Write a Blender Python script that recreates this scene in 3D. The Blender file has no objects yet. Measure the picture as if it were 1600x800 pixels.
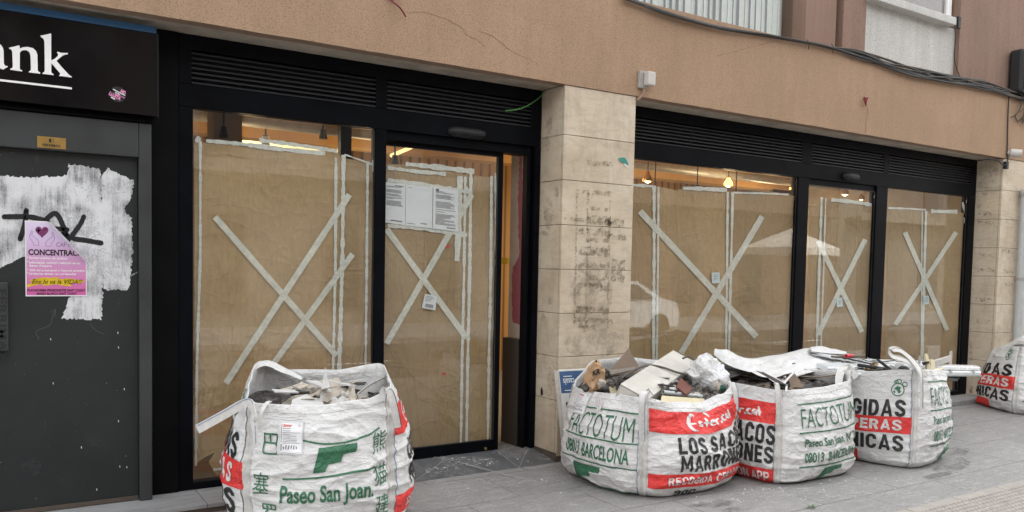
import bpy, bmesh, math, random
from mathutils import Vector, Matrix, noise, geometry
rnd = random.Random(7)
C = bpy.context.scene.collection
S = bpy.context.scene

# ------------------------------------------------------------------ camera
FPX, YAW, PITCH, ROLL, CYP = 1264.518, math.radians(32.3298), math.radians(-2.9675), math.radians(1.16161), 479.522
EYE = Vector((0, 0, 1.6))
_f = Vector((math.sin(YAW), math.cos(YAW), 0)); _r = Vector((math.cos(YAW), -math.sin(YAW), 0)); _u = Vector((0, 0, 1))
_f2 = _f*math.cos(PITCH)+_u*math.sin(PITCH); _u2 = _u*math.cos(PITCH)-_f*math.sin(PITCH)
_r3 = _r*math.cos(ROLL)+_u2*math.sin(ROLL); _u3 = _u2*math.cos(ROLL)-_r*math.sin(ROLL)
cd = bpy.data.cameras.new('camera'); cam = bpy.data.objects.new('camera', cd); C.objects.link(cam)
cam.matrix_world = Matrix(((_r3.x, _u3.x, -_f2.x, EYE.x), (_r3.y, _u3.y, -_f2.y, EYE.y), (_r3.z, _u3.z, -_f2.z, EYE.z), (0, 0, 0, 1)))
cd.sensor_width = 36; cd.lens = FPX/1600*36; cd.shift_y = (CYP-400)/1600; cd.clip_start = .05; cd.clip_end = 300
S.camera = cam

# ------------------------------------------------------------------ sky, sun, exposure (bright overcast)
W = bpy.data.worlds.new('World'); S.world = W; W.use_nodes = True
nt = W.node_tree; bg = nt.nodes['Background']
sky = nt.nodes.new('ShaderNodeTexSky'); sky.sky_type = 'NISHITA'; sky.sun_disc = False
SUN_EL, SUN_AZ = math.radians(52), math.radians(25)
sky.sun_elevation = SUN_EL; sky.sun_rotation = SUN_AZ; sky.air_density = 1.2; sky.dust_density = 3.0
hs = nt.nodes.new('ShaderNodeHueSaturation'); hs.inputs['Saturation'].default_value = .08
nt.links.new(sky.outputs[0], hs.inputs['Color']); nt.links.new(hs.outputs[0], bg.inputs['Color'])
bg.inputs['Strength'].default_value = .15
sl = bpy.data.lights.new('sun', 'SUN'); so = bpy.data.objects.new('sun', sl); C.objects.link(so)
sl.energy = .55; sl.angle = math.radians(25); sl.color = (1, .975, .94)
sd = Vector((math.sin(SUN_AZ)*math.cos(SUN_EL), math.cos(SUN_AZ)*math.cos(SUN_EL), math.sin(SUN_EL)))
so.rotation_euler = sd.to_track_quat('Z', 'Y').to_euler(); so.location = sd*30
S.view_settings.view_transform = 'Standard'; S.view_settings.look = 'None'; S.view_settings.gamma = 1
S.view_settings.exposure = 2.36
S.cycles.max_bounces = 8; S.cycles.transparent_max_bounces = 24; S.cycles.sample_clamp_indirect = 4

# ------------------------------------------------------------------ placing: a photo pixel to a point on a real plane
def ray(px, py):
    return _r3*((px-800)/FPX)+_u3*(-(py-CYP)/FPX)+_f2
def at(px, py, Y):
    d = ray(px, py); return EYE+d*(Y/d.y)
def atz(px, py, z):
    d = ray(px, py); return EYE+d*((z-EYE.z)/d.z)

# ------------------------------------------------------------------ materials
def newmat(name):
    m = bpy.data.materials.new(name); m.use_nodes = True
    return m, m.node_tree, m.node_tree.nodes['Principled BSDF']
def N(t, typ, **kw):
    n = t.nodes.new(typ)
    for k, v in kw.items(): setattr(n, k, v)
    return n
def coords(t, scale=(1, 1, 1), kind='Object', rot=(0, 0, 0)):
    tc = N(t, 'ShaderNodeTexCoord'); mp = N(t, 'ShaderNodeMapping'); mp.inputs['Scale'].default_value = scale; mp.inputs['Rotation'].default_value = rot
    t.links.new(tc.outputs[kind], mp.inputs[0]); return mp.outputs[0]
def noise_n(t, vec, scale, detail=4, rough=.55, dist=0):
    n = N(t, 'ShaderNodeTexNoise'); n.inputs['Scale'].default_value = scale; n.inputs['Detail'].default_value = detail
    n.inputs['Roughness'].default_value = rough; n.inputs['Distortion'].default_value = dist
    t.links.new(vec, n.inputs['Vector']); return n.outputs[0]
def ramp(t, fac, stops):
    r = N(t, 'ShaderNodeValToRGB'); e = r.color_ramp.elements
    while len(e) < len(stops): e.new(.5)
    for i, (p, c) in enumerate(stops):
        e[i].position = p; e[i].color = (*c, 1) if len(c) == 3 else c
    t.links.new(fac, r.inputs[0]); return r.outputs[0]
def mix(t, fac, a, b, mode='MIX'):
    m = N(t, 'ShaderNodeMix', data_type='RGBA', blend_type=mode)
    for s, v in ((0, fac), (6, a), (7, b)):
        if hasattr(v, 'is_linked') or hasattr(v, 'links'): t.links.new(v, m.inputs[s])
        else: m.inputs[s].default_value = v if s == 0 else (*v, 1)
    return m.outputs[2]
def bump(t, b, h, strength=.3, dist=.01, normal=None):
    n = N(t, 'ShaderNodeBump'); n.inputs['Strength'].default_value = strength; n.inputs['Distance'].default_value = dist
    t.links.new(h, n.inputs['Height'])
    if normal: t.links.new(normal, n.inputs['Normal'])
    t.links.new(n.outputs[0], b.inputs['Normal']); return n.outputs[0]
def G(v): return (v, v, v)
def plain(name, col, rough=.6, metal=0, var=.18, scale=12, bmp=.08, bscale=60, spec=.5):
    """a surface of one colour with soft wear and a fine bump"""
    m, t, b = newmat(name); v = coords(t)
    n = noise_n(t, v, scale, 6, .65)
    lo = tuple(c*(1-var) for c in col); hi = tuple(min(1, c*(1+var)) for c in col)
    t.links.new(ramp(t, n, [(.3, lo), (.7, hi)]), b.inputs['Base Color'])
    r = ramp(t, n, [(.3, G(max(0, rough-.08))), (.7, G(min(1, rough+.08)))]); t.links.new(r, b.inputs['Roughness'])
    b.inputs['Metallic'].default_value = metal; b.inputs['Specular IOR Level'].default_value = spec
    if bmp: bump(t, b, noise_n(t, v, bscale, 3), bmp, .004)
    return m
M = {}
def stucco(name, col, dark=.72, streak=.30):
    m, t, b = newmat(name); v = coords(t)
    big = noise_n(t, v, 1.1, 5, .6); fine = noise_n(t, v, 150, 3, .75); st = noise_n(t, coords(t, (5, 5, .5)), 1.6, 5, .65)
    c = ramp(t, big, [(.3, tuple(x*.88 for x in col)), (.7, tuple(x*1.06 for x in col))])
    c = mix(t, ramp(t, st, [(.35, G(streak)), (.65, G(0))]), c, tuple(x*.66 for x in col))
    speck = ramp(t, fine, [(.37, G(1)), (.47, G(0))])
    c = mix(t, speck, c, tuple(x*dark*.62 for x in col))
    t.links.new(c, b.inputs['Base Color']); b.inputs['Roughness'].default_value = .93; b.inputs['Specular IOR Level'].default_value = .2
    bump(t, b, fine, .55, .006); return m
M['stucco'] = stucco('pink_brown_render', (.425, .285, .188))
M['stucco_up'] = stucco('dusky_render', (.30, .20, .155), .7, .5)
M['white_render'] = stucco('white_render', (.62, .61, .58), .62, .45)
M['scratch'] = plain('faint_scratch', (.10, .09, .07), .7, bmp=0)
M['crack'] = plain('hairline_crack', (.20, .105, .07), .95, bmp=0)
M['soffit'] = plain('bare_soffit', (.42, .36, .29), .9, var=.3, scale=5)
M['soffit_edge'] = plain('brown_soffit_edge', (.30, .195, .135), .9, var=.2, scale=6)

def stone():
    m, t, b = newmat('travertine'); v = coords(t)
    big = noise_n(t, v, 2.6, 6, .6, .4); vein = noise_n(t, coords(t, (1, 1, 3.2)), 5, 8, .72, 1.2); pit = noise_n(t, v, 42, 4, .7)
    c = ramp(t, big, [(.28, (.44, .355, .255)), (.5, (.575, .485, .365)), (.75, (.65, .575, .46))])
    c = mix(t, ramp(t, vein, [(.36, G(.42)), (.54, G(0))]), c, (.36, .285, .205))
    c = mix(t, ramp(t, pit, [(.25, G(1)), (.33, G(0))]), c, (.17, .12, .08))
    grime = noise_n(t, coords(t, (3, 3, .8)), 2.2, 6, .7)
    c = mix(t, ramp(t, grime, [(.52, G(0)), (.72, G(.45))]), c, (.27, .21, .155))
    t.links.new(c, b.inputs['Base Color']); b.inputs['Roughness'].default_value = .62
    bump(t, b, pit, .2, .004); return m
M['stone'] = stone()
M['joint'] = plain('dark_joint', (.09, .07, .055), .95)
M['black'] = plain('black_lacquered_metal', (.0035, .0042, .006), .40, var=.35, scale=4, bmp=.03, spec=.06)
M['black_clad'] = plain('black_cladding', (.0045, .0048, .0055), .5, var=.4, scale=2.5, bmp=.03, spec=.06)
M['louvre'] = plain('louvre_slat', (.016, .018, .022), .45, var=.2, bmp=.03, spec=.3)
M['void'] = plain('louvre_void', (.003, .003, .004), .8, bmp=0)
M['rubber'] = plain('black_rubber', (.012, .012, .013), .6)
M['door_frame'] = plain('grey_steel_frame', (.036, .039, .040), .5, var=.2, scale=3, spec=.4)
def steel_door():
    m, t, b = newmat('dark_grey_steel_door'); v = coords(t)
    n = noise_n(t, v, 2.2, 7, .65); sc = noise_n(t, coords(t, (3, 3, .9)), 4, 8, .75, .8)
    c = ramp(t, n, [(.3, (.016, .018, .0185)), (.7, (.025, .028, .0285))])
    c = mix(t, ramp(t, sc, [(.62, G(0)), (.8, G(.35))]), c, (.11, .115, .12))
    spots = noise_n(t, v, 55, 2, .5); c = mix(t, ramp(t, spots, [(.74, G(0)), (.77, G(.5))]), c, (.3, .3, .3))
    t.links.new(c, b.inputs['Base Color']); b.inputs['Roughness'].default_value = .48; b.inputs['Specular IOR Level'].default_value = .35
    bump(t, b, n, .05, .01); return m
M['steel_door'] = steel_door()
M['sign_black'] = plain('gloss_black_sign', (.004, .004, .005), .16, var=.2, scale=3, bmp=.01, spec=.25)
M['sign_white'] = plain('white_acrylic', (.86, .86, .85), .35, var=.03, bmp=0)
M['blue'] = plain('blue_trim', (.012, .085, .20), .4, var=.1)
M['brass'] = plain('brass_plate', (.42, .27, .08), .4, .6, var=.15)
M['ink'] = plain('black_ink', (.010, .010, .011), .7, var=.2, bmp=0)
M['spray'] = plain('black_spray_paint', (.008, .008, .009), .5, var=.2, bmp=0)

def glass():
    m, t, b = newmat('window_glass'); t.nodes.remove(b)
    out = t.nodes['Material Output']; geo = N(t, 'ShaderNodeNewGeometry')
    dp = N(t, 'ShaderNodeVectorMath', operation='DOT_PRODUCT'); t.links.new(geo.outputs['Normal'], dp.inputs[0]); t.links.new(geo.outputs['Incoming'], dp.inputs[1])
    ab = N(t, 'ShaderNodeMath', operation='ABSOLUTE'); t.links.new(dp.outputs['Value'], ab.inputs[0])
    om = N(t, 'ShaderNodeMath', operation='SUBTRACT'); om.inputs[0].default_value = 1; t.links.new(ab.outputs[0], om.inputs[1])
    pw = N(t, 'ShaderNodeMath', operation='POWER'); t.links.new(om.outputs[0], pw.inputs[0]); pw.inputs[1].default_value = 5
    ma = N(t, 'ShaderNodeMath', operation='MULTIPLY_ADD'); t.links.new(pw.outputs[0], ma.inputs[0]); ma.inputs[1].default_value = .95; ma.inputs[2].default_value = .052
    tr = N(t, 'ShaderNodeBsdfTransparent'); tr.inputs[0].default_value = (.955, .965, .96, 1)
    gl = N(t, 'ShaderNodeBsdfGlossy'); gl.inputs['Roughness'].default_value = .0
    ms = N(t, 'ShaderNodeMixShader'); t.links.new(ma.outputs[0], ms.inputs[0]); t.links.new(tr.outputs[0], ms.inputs[1]); t.links.new(gl.outputs[0], ms.inputs[2])
    t.links.new(ms.outputs[0], out.inputs['Surface']); return m
M['glass'] = glass()

def crease(t, vec, scale, power=7, detail=2, dist=.6):
    """sharp fold lines: the zero line of a noise, turned into a ridge"""
    n = noise_n(t, vec, scale, detail, .5, dist)
    a = N(t, 'ShaderNodeMath', operation='SUBTRACT'); t.links.new(n, a.inputs[0]); a.inputs[1].default_value = .5
    b = N(t, 'ShaderNodeMath', operation='ABSOLUTE'); t.links.new(a.outputs[0], b.inputs[0])
    c = N(t, 'ShaderNodeMath', operation='MULTIPLY_ADD'); t.links.new(b.outputs[0], c.inputs[0]); c.inputs[1].default_value = -2.2; c.inputs[2].default_value = 1
    d = N(t, 'ShaderNodeMath', operation='POWER'); d.use_clamp = True; t.links.new(c.outputs[0], d.inputs[0]); d.inputs[1].default_value = power; return d.outputs[0]
def addh(t, items):
    out = None
    for s, w in items:
        m = N(t, 'ShaderNodeMath', operation='MULTIPLY'); t.links.new(s, m.inputs[0]); m.inputs[1].default_value = w
        if out is None: out = m.outputs[0]
        else:
            a = N(t, 'ShaderNodeMath', operation='ADD'); t.links.new(out, a.inputs[0]); t.links.new(m.outputs[0], a.inputs[1]); out = a.outputs[0]
    return out
def kraft(name, k):
    m, t, b = newmat(name); v = coords(t)
    n = noise_n(t, v, 1.7, 6, .6, .5); fib = noise_n(t, coords(t, (1, 1, .25)), 55, 4, .7)
    cr = noise_n(t, coords(t, (1, 1, .8), rot=(0, .5, 0)), 5.5, 5, .55, 1.6); hz = noise_n(t, coords(t, (.35, 1, 1.6)), 5, 4, .5, .6)
    c = ramp(t, n, [(.3, tuple(x*k for x in (.365, .248, .131))), (.7, tuple(x*k for x in (.465, .33, .183)))])
    c = mix(t, ramp(t, fib, [(.4, G(.22)), (.6, G(0))]), c, (.28, .18, .088))
    t.links.new(c, b.inputs['Base Color']); b.inputs['Roughness'].default_value = .75; b.inputs['Specular IOR Level'].default_value = .25
    h = addh(t, [(cr, .6), (crease(t, coords(t, (1, 1, .7), rot=(0, .4, 0)), 1.7, 10), .16), (crease(t, coords(t, (.7, 1, 1.5), rot=(0, -.3, 0)), 2.9, 12), .10), (crease(t, coords(t, (1.6, 1, .25)), 2.2, 12), .22)])
    n1 = bump(t, b, h, .9, .03); n2 = N(t, 'ShaderNodeBump'); n2.inputs['Strength'].default_value = .35; n2.inputs['Distance'].default_value = .02
    t.links.new(hz, n2.inputs['Height']); t.links.new(n1, n2.inputs['Normal']); t.links.new(n2.outputs[0], b.inputs['Normal'])
    return m
M['kraft'] = kraft('kraft_paper', 1.0); M['kraft_pale'] = kraft('pale_kraft_paper', 1.10); M['kraft_deep'] = kraft('deep_kraft_paper', .90)
def tape():
    m = plain('masking_tape', (.70, .685, .60), .6, var=.14, scale=30, bmp=0); t = m.node_tree; b = t.nodes['Principled BSDF']; v = coords(t)
    t.links.new(ramp(t, noise_n(t, v, 16, 5, .7), [(.3, G(.84)), (.65, G(1))]), b.inputs['Alpha'])
    bump(t, b, addh(t, [(crease(t, coords(t, (1, 1, 1), rot=(0, .7, 0)), 16, 9, 3), .5), (noise_n(t, v, 60, 4), .4)]), .5, .01); return m
M['tape_old'] = plain('crinkled_tape', (.66, .66, .60), .55, var=.22, scale=60, bmp=.5, bscale=70)
M['tape'] = tape()
M['paper'] = plain('white_paper', (.78, .79, .80), .7, var=.04, scale=8, bmp=.05)
M['blue_note'] = plain('pale_blue_note', (.62, .72, .74), .7, var=.05)
M['print_grey'] = plain('grey_print', (.22, .22, .24), .8, bmp=0)
M['red'] = plain('red_sticker', (.75, .02, .05), .5, bmp=0)
M['pink'] = plain('pink_print', (.80, .30, .52), .5, bmp=0)
M['lilac'] = plain('lilac_grey_print', (.45, .43, .52), .5, bmp=0)
M['teal'] = plain('torn_teal_sticker', (.03, .25, .20), .6, bmp=0)
M['white_plastic'] = plain('white_plastic', (.50, .48, .44), .45, var=.08)
M['grey_plastic'] = plain('grey_plastic', (.36, .34, .31), .55, var=.15)
M['cable'] = plain('black_cable', (.022, .021, .020), .6, var=.3)
M['cable_grey'] = plain('dusty_cable', (.10, .085, .07), .75, var=.3)
M['cable_green'] = plain('green_cable', (.06, .20, .05), .5)
M['wire_red'] = plain('dark_red_wire', (.19, .02, .03), .5)
M['curtain'] = plain('window_blind', (.47, .50, .46), .8, var=.1, scale=30)
M['alu'] = plain('pale_aluminium', (.42, .40, .36), .45, .2)

def woven():
    m, t, b = newmat('woven_white_fabric'); v = coords(t)
    n = noise_n(t, v, 2.6, 6, .62); dirt = noise_n(t, v, 9, 7, .72, .5)
    c = ramp(t, n, [(.3, (.64, .64, .63)), (.7, (.73, .73, .725))])
    tc = N(t, 'ShaderNodeTexCoord'); sx = N(t, 'ShaderNodeSeparateXYZ'); t.links.new(tc.outputs['Object'], sx.inputs[0])
    mr = N(t, 'ShaderNodeMapRange'); mr.inputs[1].default_value = .02; mr.inputs[2].default_value = .34; mr.inputs[3].default_value = .5; mr.inputs[4].default_value = .08
    t.links.new(sx.outputs[2], mr.inputs[0])
    d = ramp(t, dirt, [(.45, G(0)), (.75, G(1))]); mm = N(t, 'ShaderNodeMath', operation='MULTIPLY'); t.links.new(d, mm.inputs[0]); t.links.new(mr.outputs[0], mm.inputs[1])
    c = mix(t, mm.outputs[0], c, (.42, .40, .37))
    t.links.new(c, b.inputs['Base Color']); b.inputs['Roughness'].default_value = .52; b.inputs['Specular IOR Level'].default_value = .4
    wv = N(t, 'ShaderNodeTexVoronoi'); wv.inputs['Scale'].default_value = 9; wv.distance = 'MANHATTAN'; t.links.new(coords(t, (1, 1, 1.8)), wv.inputs['Vector'])
    cr = noise_n(t, coords(t, (1, 1, 2.4)), 11, 5, .6, 1.3); fw = noise_n(t, coords(t, (40, 40, 260)), 4, 2)
    h = addh(t, [(cr, .7), (crease(t, coords(t, (1, 1, 1.9)), 5.5, 10, 3, .9), .6), (crease(t, coords(t, (1, 1, .8), rot=(.5, .4, 0)), 8.5, 12, 3, .5), .45), (crease(t, coords(t, (1, 1, 3.2)), 13, 8, 3, .8), .25)])
    n1 = bump(t, b, h, .36, .02); n2 = N(t, 'ShaderNodeBump'); n2.inputs['Strength'].default_value = .12; n2.inputs['Distance'].default_value = .003
    t.links.new(fw, n2.inputs['Height']); t.links.new(n1, n2.inputs['Normal']); t.links.new(n2.outputs[0], b.inputs['Normal'])
    return m
M['woven'] = woven()
def printed(name, col):
    m, t, b = newmat(name); v = coords(t)
    n = noise_n(t, v, 14, 6, .7); fw = noise_n(t, coords(t, (40, 40, 200)), 4, 2)
    c = ramp(t, n, [(.3, tuple(x*.85 for x in col)), (.72, tuple(min(1, x*1.15+.01) for x in col))])
    worn = ramp(t, noise_n(t, v, 70, 5, .75), [(.62, G(0)), (.75, G(.4))]); c = mix(t, worn, c, (.66, .65, .64))
    t.links.new(c, b.inputs['Base Color']); b.inputs['Roughness'].default_value = .5
    cr = noise_n(t, coords(t, (1, 1, 2.4)), 11, 5, .6, 1.3); h = addh(t, [(cr, .7), (crease(t, coords(t, (1, 1, 1.9)), 5.5, 10, 3, .9), .6), (crease(t, coords(t, (1, 1, .8), rot=(.5, .4, 0)), 8.5, 12, 3, .5), .45)]); bump(t, b, h, .42, .02); return m
M['p_green'] = printed('green_print', (.030, .145, .070)); M['p_red'] = printed('red_print', (.70, .035, .030))
M['p_black'] = printed('black_print', (.016, .016, .017)); M['p_white'] = printed('white_print', (.68, .67, .66)); M['p_faint'] = printed('faint_grey_print', (.34, .36, .36))
M['webbing'] = plain('white_webbing', (.60, .59, .565), .7, var=.12, scale=40, bmp=.5, bscale=220)
M['thread_blue'] = plain('blue_thread', (.10, .19, .36), .8, bmp=0)
M['thread_black'] = plain('black_thread', (.02, .02, .025), .8, bmp=0)
M['thread_white'] = plain('pale_thread', (.55, .54, .52), .8, bmp=0)

def rubble_mat(name, k):
    m, t, b = newmat(name); v = coords(t)
    n = noise_n(t, v, 22, 8, .75); c = ramp(t, n, [(.30, (.015, .014, .013)), (.50, tuple(k*x for x in (.07, .064, .056))), (.64, tuple(k*x for x in (.20, .185, .165))), (.80, (.48, .46, .42))])
    t.links.new(c, b.inputs['Base Color']); b.inputs['Roughness'].default_value = .95; bump(t, b, n, .9, .03); return m
M['rubble'] = rubble_mat('plaster_rubble', 1); M['rubble_pale'] = rubble_mat('pale_plaster_rubble', 2)
M['plaster'] = plain('broken_plaster', (.47, .425, .36), .9, var=.25, scale=20, bmp=.4, bscale=60)
M['plaster_white'] = plain('white_plasterboard', (.58, .58, .57), .8, var=.12, scale=14)
M['board_and_cavity'] = plain('dark_board_and_cavity_shade', (.045, .038, .032), .9, var=.4)  # for dark boards, and for shade painted into a cavity of the nearest sack
M['board_grey'] = plain('grey_brown_board', (.20, .175, .150), .75, var=.2, scale=10)
M['board_dark'] = plain('charcoal_board', (.055, .055, .057), .6, var=.3)
M['board_brown'] = plain('brown_board', (.17, .125, .09), .8, var=.15)
M['cream'] = plain('cream_board', (.60, .53, .35), .7, var=.1)
M['pvc'] = plain('pale_grey_pvc', (.45, .47, .47), .4, var=.08)
M['box_white'] = plain('dusty_white_enamel', (.57, .55, .50), .5, var=.14, scale=6)
M['tile_red'] = plain('red_brown_tile', (.16, .055, .038), .55, var=.2)
M['wood'] = plain('raw_wood', (.42, .26, .12), .8, var=.25)
M['kraft_bag'] = plain('crumpled_brown_paper', (.42, .265, .15), .8, var=.2, scale=14, bmp=.5, bscale=25)
M['green_glass'] = plain('dark_green_plastic', (.01, .10, .07), .4)
M['enamel'] = plain('blue_white_enamel', (.60, .63, .64), .35, var=.08)
M['film'] = plain('milky_plastic_film', (.64, .645, .65), .25, var=.06, bmp=.4, bscale=18)
def film_clear():
    m, t, b = newmat('thin_milky_film'); v = coords(t)
    b.inputs['Base Color'].default_value = (.76, .765, .77, 1); b.inputs['Roughness'].default_value = .38; b.inputs['Specular IOR Level'].default_value = .4
    h = addh(t, [(crease(t, v, 9, 9, 3, .8), .6), (crease(t, v, 17, 10, 3, .8), .5), (noise_n(t, v, 14, 4), .3)]); bump(t, b, h, .45, .02)
    t.links.new(ramp(t, noise_n(t, v, 8, 4), [(.35, G(.78)), (.65, G(.98))]), b.inputs['Alpha']); return m
M['film_clear'] = film_clear()
M['cardboard_blue'] = plain('blue_printed_board', (.035, .085, .19), .55, var=.15)
M['cardboard_white'] = plain('scuffed_white_board', (.60, .59, .56), .6, var=.12)
M['cardboard_edge'] = plain('board_edge', (.47, .44, .39), .8, var=.2)

def roller(name, ang, lo):
    m, t, b = newmat(name); v = coords(t)
    n = noise_n(t, coords(t, (2.0, 1, .13), rot=(0, ang, 0)), 26, 8, .8, .6); n2 = noise_n(t, v, 4, 6, .7); n3 = noise_n(t, v, 120, 3, .6); n2 = noise_n(t, v, 7, 5, .6)
    t.links.new(ramp(t, n2, [(.3, (.58, .59, .61)), (.7, (.76, .77, .78))]), b.inputs['Base Color']); b.inputs['Roughness'].default_value = .6
    a = N(t, 'ShaderNodeMath', operation='ADD'); t.links.new(n, a.inputs[0]); n3 = addh(t, [(n3, .35)]); t.links.new(n3, a.inputs[1])
    a2 = N(t, 'ShaderNodeMath', operation='ADD'); t.links.new(a.outputs[0], a2.inputs[0]); t.links.new(n2, a2.inputs[1])
    mr = N(t, 'ShaderNodeMapRange'); mr.inputs[1].default_value = .82; mr.inputs[2].default_value = 1.22; mr.inputs[3].default_value = lo*.7; mr.inputs[4].default_value = .95
    t.links.new(a2.outputs[0], mr.inputs[0]); t.links.new(mr.outputs[0], b.inputs['Alpha']); return m
M['roller'] = roller('rolled_white_paint', .12, .22); M['roller_side'] = roller('sidewise_white_paint', 1.4, .10); M['roller_slant'] = roller('slanting_white_paint', .6, .15)
def residue(name, col, lo=.44, hi=.56, sc=26):
    m, t, b = newmat(name); v = coords(t)
    n = noise_n(t, v, sc, 7, .75, .4)
    b.inputs['Base Color'].default_value = (*col, 1); b.inputs['Roughness'].default_value = .85
    t.links.new(ramp(t, n, [(lo, G(0)), (hi, G(1))]), b.inputs['Alpha']); return m
M['residue'] = residue('glue_residue', (.30, .245, .165), .46, .62); M['residue_dark'] = residue('dark_glue_residue', (.21, .175, .115), .50, .68)
M['smudge'] = residue('pale_smudge', (.66, .67, .68), .42, .72, 24); M['scuff'] = residue('soft_scuff', (.09, .095, .10), .45, .95, 16); M['rust'] = residue('rust_stain', (.20, .07, .02), .45, .75, 14)
M['soot'] = residue('grey_soot', (.30, .25, .20), .45, .95, 9)
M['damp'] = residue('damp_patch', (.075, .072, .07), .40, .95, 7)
M['dust'] = residue('plaster_dust', (.60, .59, .57), .50, .72, 34)

def pave():
    m, t, b = newmat('grey_stone_paving'); v = coords(t)
    br = N(t, 'ShaderNodeTexBrick'); br.inputs['Scale'].default_value = 1; br.inputs['Brick Width'].default_value = .9; br.inputs['Row Height'].default_value = .6
    br.inputs['Mortar Size'].default_value = .0065; br.inputs['Mortar Smooth'].default_value = .4; br.inputs['Bias'].default_value = 0
    br.inputs['Color1'].default_value = (.27, .266, .258, 1); br.inputs['Color2'].default_value = (.33, .324, .314, 1); br.inputs['Mortar'].default_value = (.10, .098, .095, 1)
    t.links.new(v, br.inputs['Vector'])
    n = noise_n(t, v, 1.4, 7, .65, .6); st = noise_n(t, coords(t, (1, 2.6, 1), rot=(0, 0, .3)), 7, 8, .72, 1.0); fine = noise_n(t, v, 90, 4, .75)
    c = mix(t, ramp(t, n, [(.35, G(.6)), (.65, G(0))]), br.outputs['Color'], (.235, .23, .222))
    c = mix(t, ramp(t, st, [(.5, G(0)), (.7, G(.5))]), c, (.50, .49, .475))
    c = mix(t, ramp(t, fine, [(.32, G(.85)), (.47, G(0))]), c, (.095, .093, .09))
    c = mix(t, ramp(t, fine, [(.60, G(0)), (.74, G(.5))]), c, (.48, .47, .45))
    vo = N(t, 'ShaderNodeTexVoronoi'); vo.inputs['Scale'].default_value = 2.4; vo.inputs['Randomness'].default_value = 1; t.links.new(v, vo.inputs['Vector'])
    c = mix(t, ramp(t, vo.outputs['Distance'], [(.035, G(.55)), (.05, G(0))]), c, (.10, .098, .095))
    ln = crease(t, coords(t, (.5, 3.0, 1), rot=(0, 0, .12)), 3.4, 16, 5, 1.0); c = mix(t, ramp(t, ln, [(.3, G(0)), (.9, G(.22))]), c, (.15, .147, .143))
    t.links.new(c, b.inputs['Base Color']); t.links.new(ramp(t, n, [(.3, G(.5)), (.7, G(.75))]), b.inputs['Roughness'])
    sl_ = noise_n(t, coords(t, (1, 3, 1), rot=(0, 0, .2)), 9, 7, .7, 1.2)
    n1 = bump(t, b, sl_, .55, .02); n2 = N(t, 'ShaderNodeBump'); n2.inputs['Strength'].default_value = .4; n2.inputs['Distance'].default_value = .006
    t.links.new(fine, n2.inputs['Height']); t.links.new(n1, n2.inputs['Normal']); t.links.new(n2.outputs[0], b.inputs['Normal']); return m
M['pave'] = pave()
def slate():
    m, t, b = newmat('dark_slate_tile'); v = coords(t)
    n = noise_n(t, v, 3, 7, .65, .8); d = noise_n(t, v, 12, 8, .75)
    c = ramp(t, n, [(.3, (.075, .080, .084)), (.7, (.125, .13, .135))]); c = mix(t, ramp(t, d, [(.52, G(0)), (.75, G(.55))]), c, (.36, .355, .345))
    t.links.new(c, b.inputs['Base Color']); b.inputs['Roughness'].default_value = .55; bump(t, b, d, .25, .008); return m
M['slate'] = slate()
def marble():
    m, t, b = newmat('light_grey_sill_stone'); v = coords(t)
    n = noise_n(t, coords(t, (.6, 2.2, 1), rot=(0, 0, .2)), 4, 8, .7, 1.6)
    t.links.new(ramp(t, n, [(.3, (.20, .205, .21)), (.7, (.40, .40, .395))]), b.inputs['Base Color']); b.inputs['Roughness'].default_value = .5; return m
M['sill'] = marble()
M['grout'] = plain('pale_grout', (.36, .35, .34), .9)
M['tactile'] = plain('beige_tactile_paving', (.34, .315, .285), .85, var=.18, scale=9, bmp=.3, bscale=120)
M['asphalt'] = plain('asphalt', (.05, .05, .051), .85, var=.25, scale=60, bmp=.4, bscale=200)
M['kerb'] = plain('granite_kerb', (.30, .295, .29), .8, var=.2, scale=40)
M['paint_line'] = plain('white_road_paint', (.7, .7, .68), .7)
# room behind the glass
M['in_ceiling'] = plain('warm_ceiling_board', (.50, .30, .115), .7, var=.12, scale=3)
def slats():
    m, t, b = newmat('wood_slat_wall'); v = coords(t)
    w = N(t, 'ShaderNodeTexWave'); w.bands_direction = 'X'; w.inputs['Scale'].default_value = 2.2; w.inputs['Distortion'].default_value = .3; t.links.new(v, w.inputs['Vector'])
    t.links.new(ramp(t, w.outputs['Color'], [(.0, (.16, .08, .025)), (.25, (.40, .23, .085)), (1, (.46, .27, .10))]), b.inputs['Base Color']); b.inputs['Roughness'].default_value = .6; return m
M['in_wall'] = slats()
M['in_floor'] = plain('screed_floor', (.22, .21, .20), .8)
M['in_white'] = plain('scraped_plaster_wall', (.40, .35, .30), .85, var=.12, scale=5)
M['in_pink'] = plain('magenta_wall_paint', (.27, .07, .10), .7, var=.15)
M['in_dark'] = plain('dark_fibre_panel', (.035, .030, .026), .7, var=.2)
M['in_post'] = plain('dark_steel_post', (.02, .02, .02), .5)
M['yellow'] = plain('yellow_tape', (.65, .45, .02), .5)
M['gold'] = plain('gold_lamp', (.60, .38, .10), .3, .9, var=.1)
def emis(name, col, st):
    m, t, b = newmat(name); b.inputs['Emission Color'].default_value = (*col, 1); b.inputs['Emission Strength'].default_value = st; b.inputs['Base Color'].default_value = (*col, 1); return m
M['bulb'] = emis('lit_bulb', (1, .82, .5), 1.6); M['led'] = emis('lit_led_strip', (1, .70, .30), .33)
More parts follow.
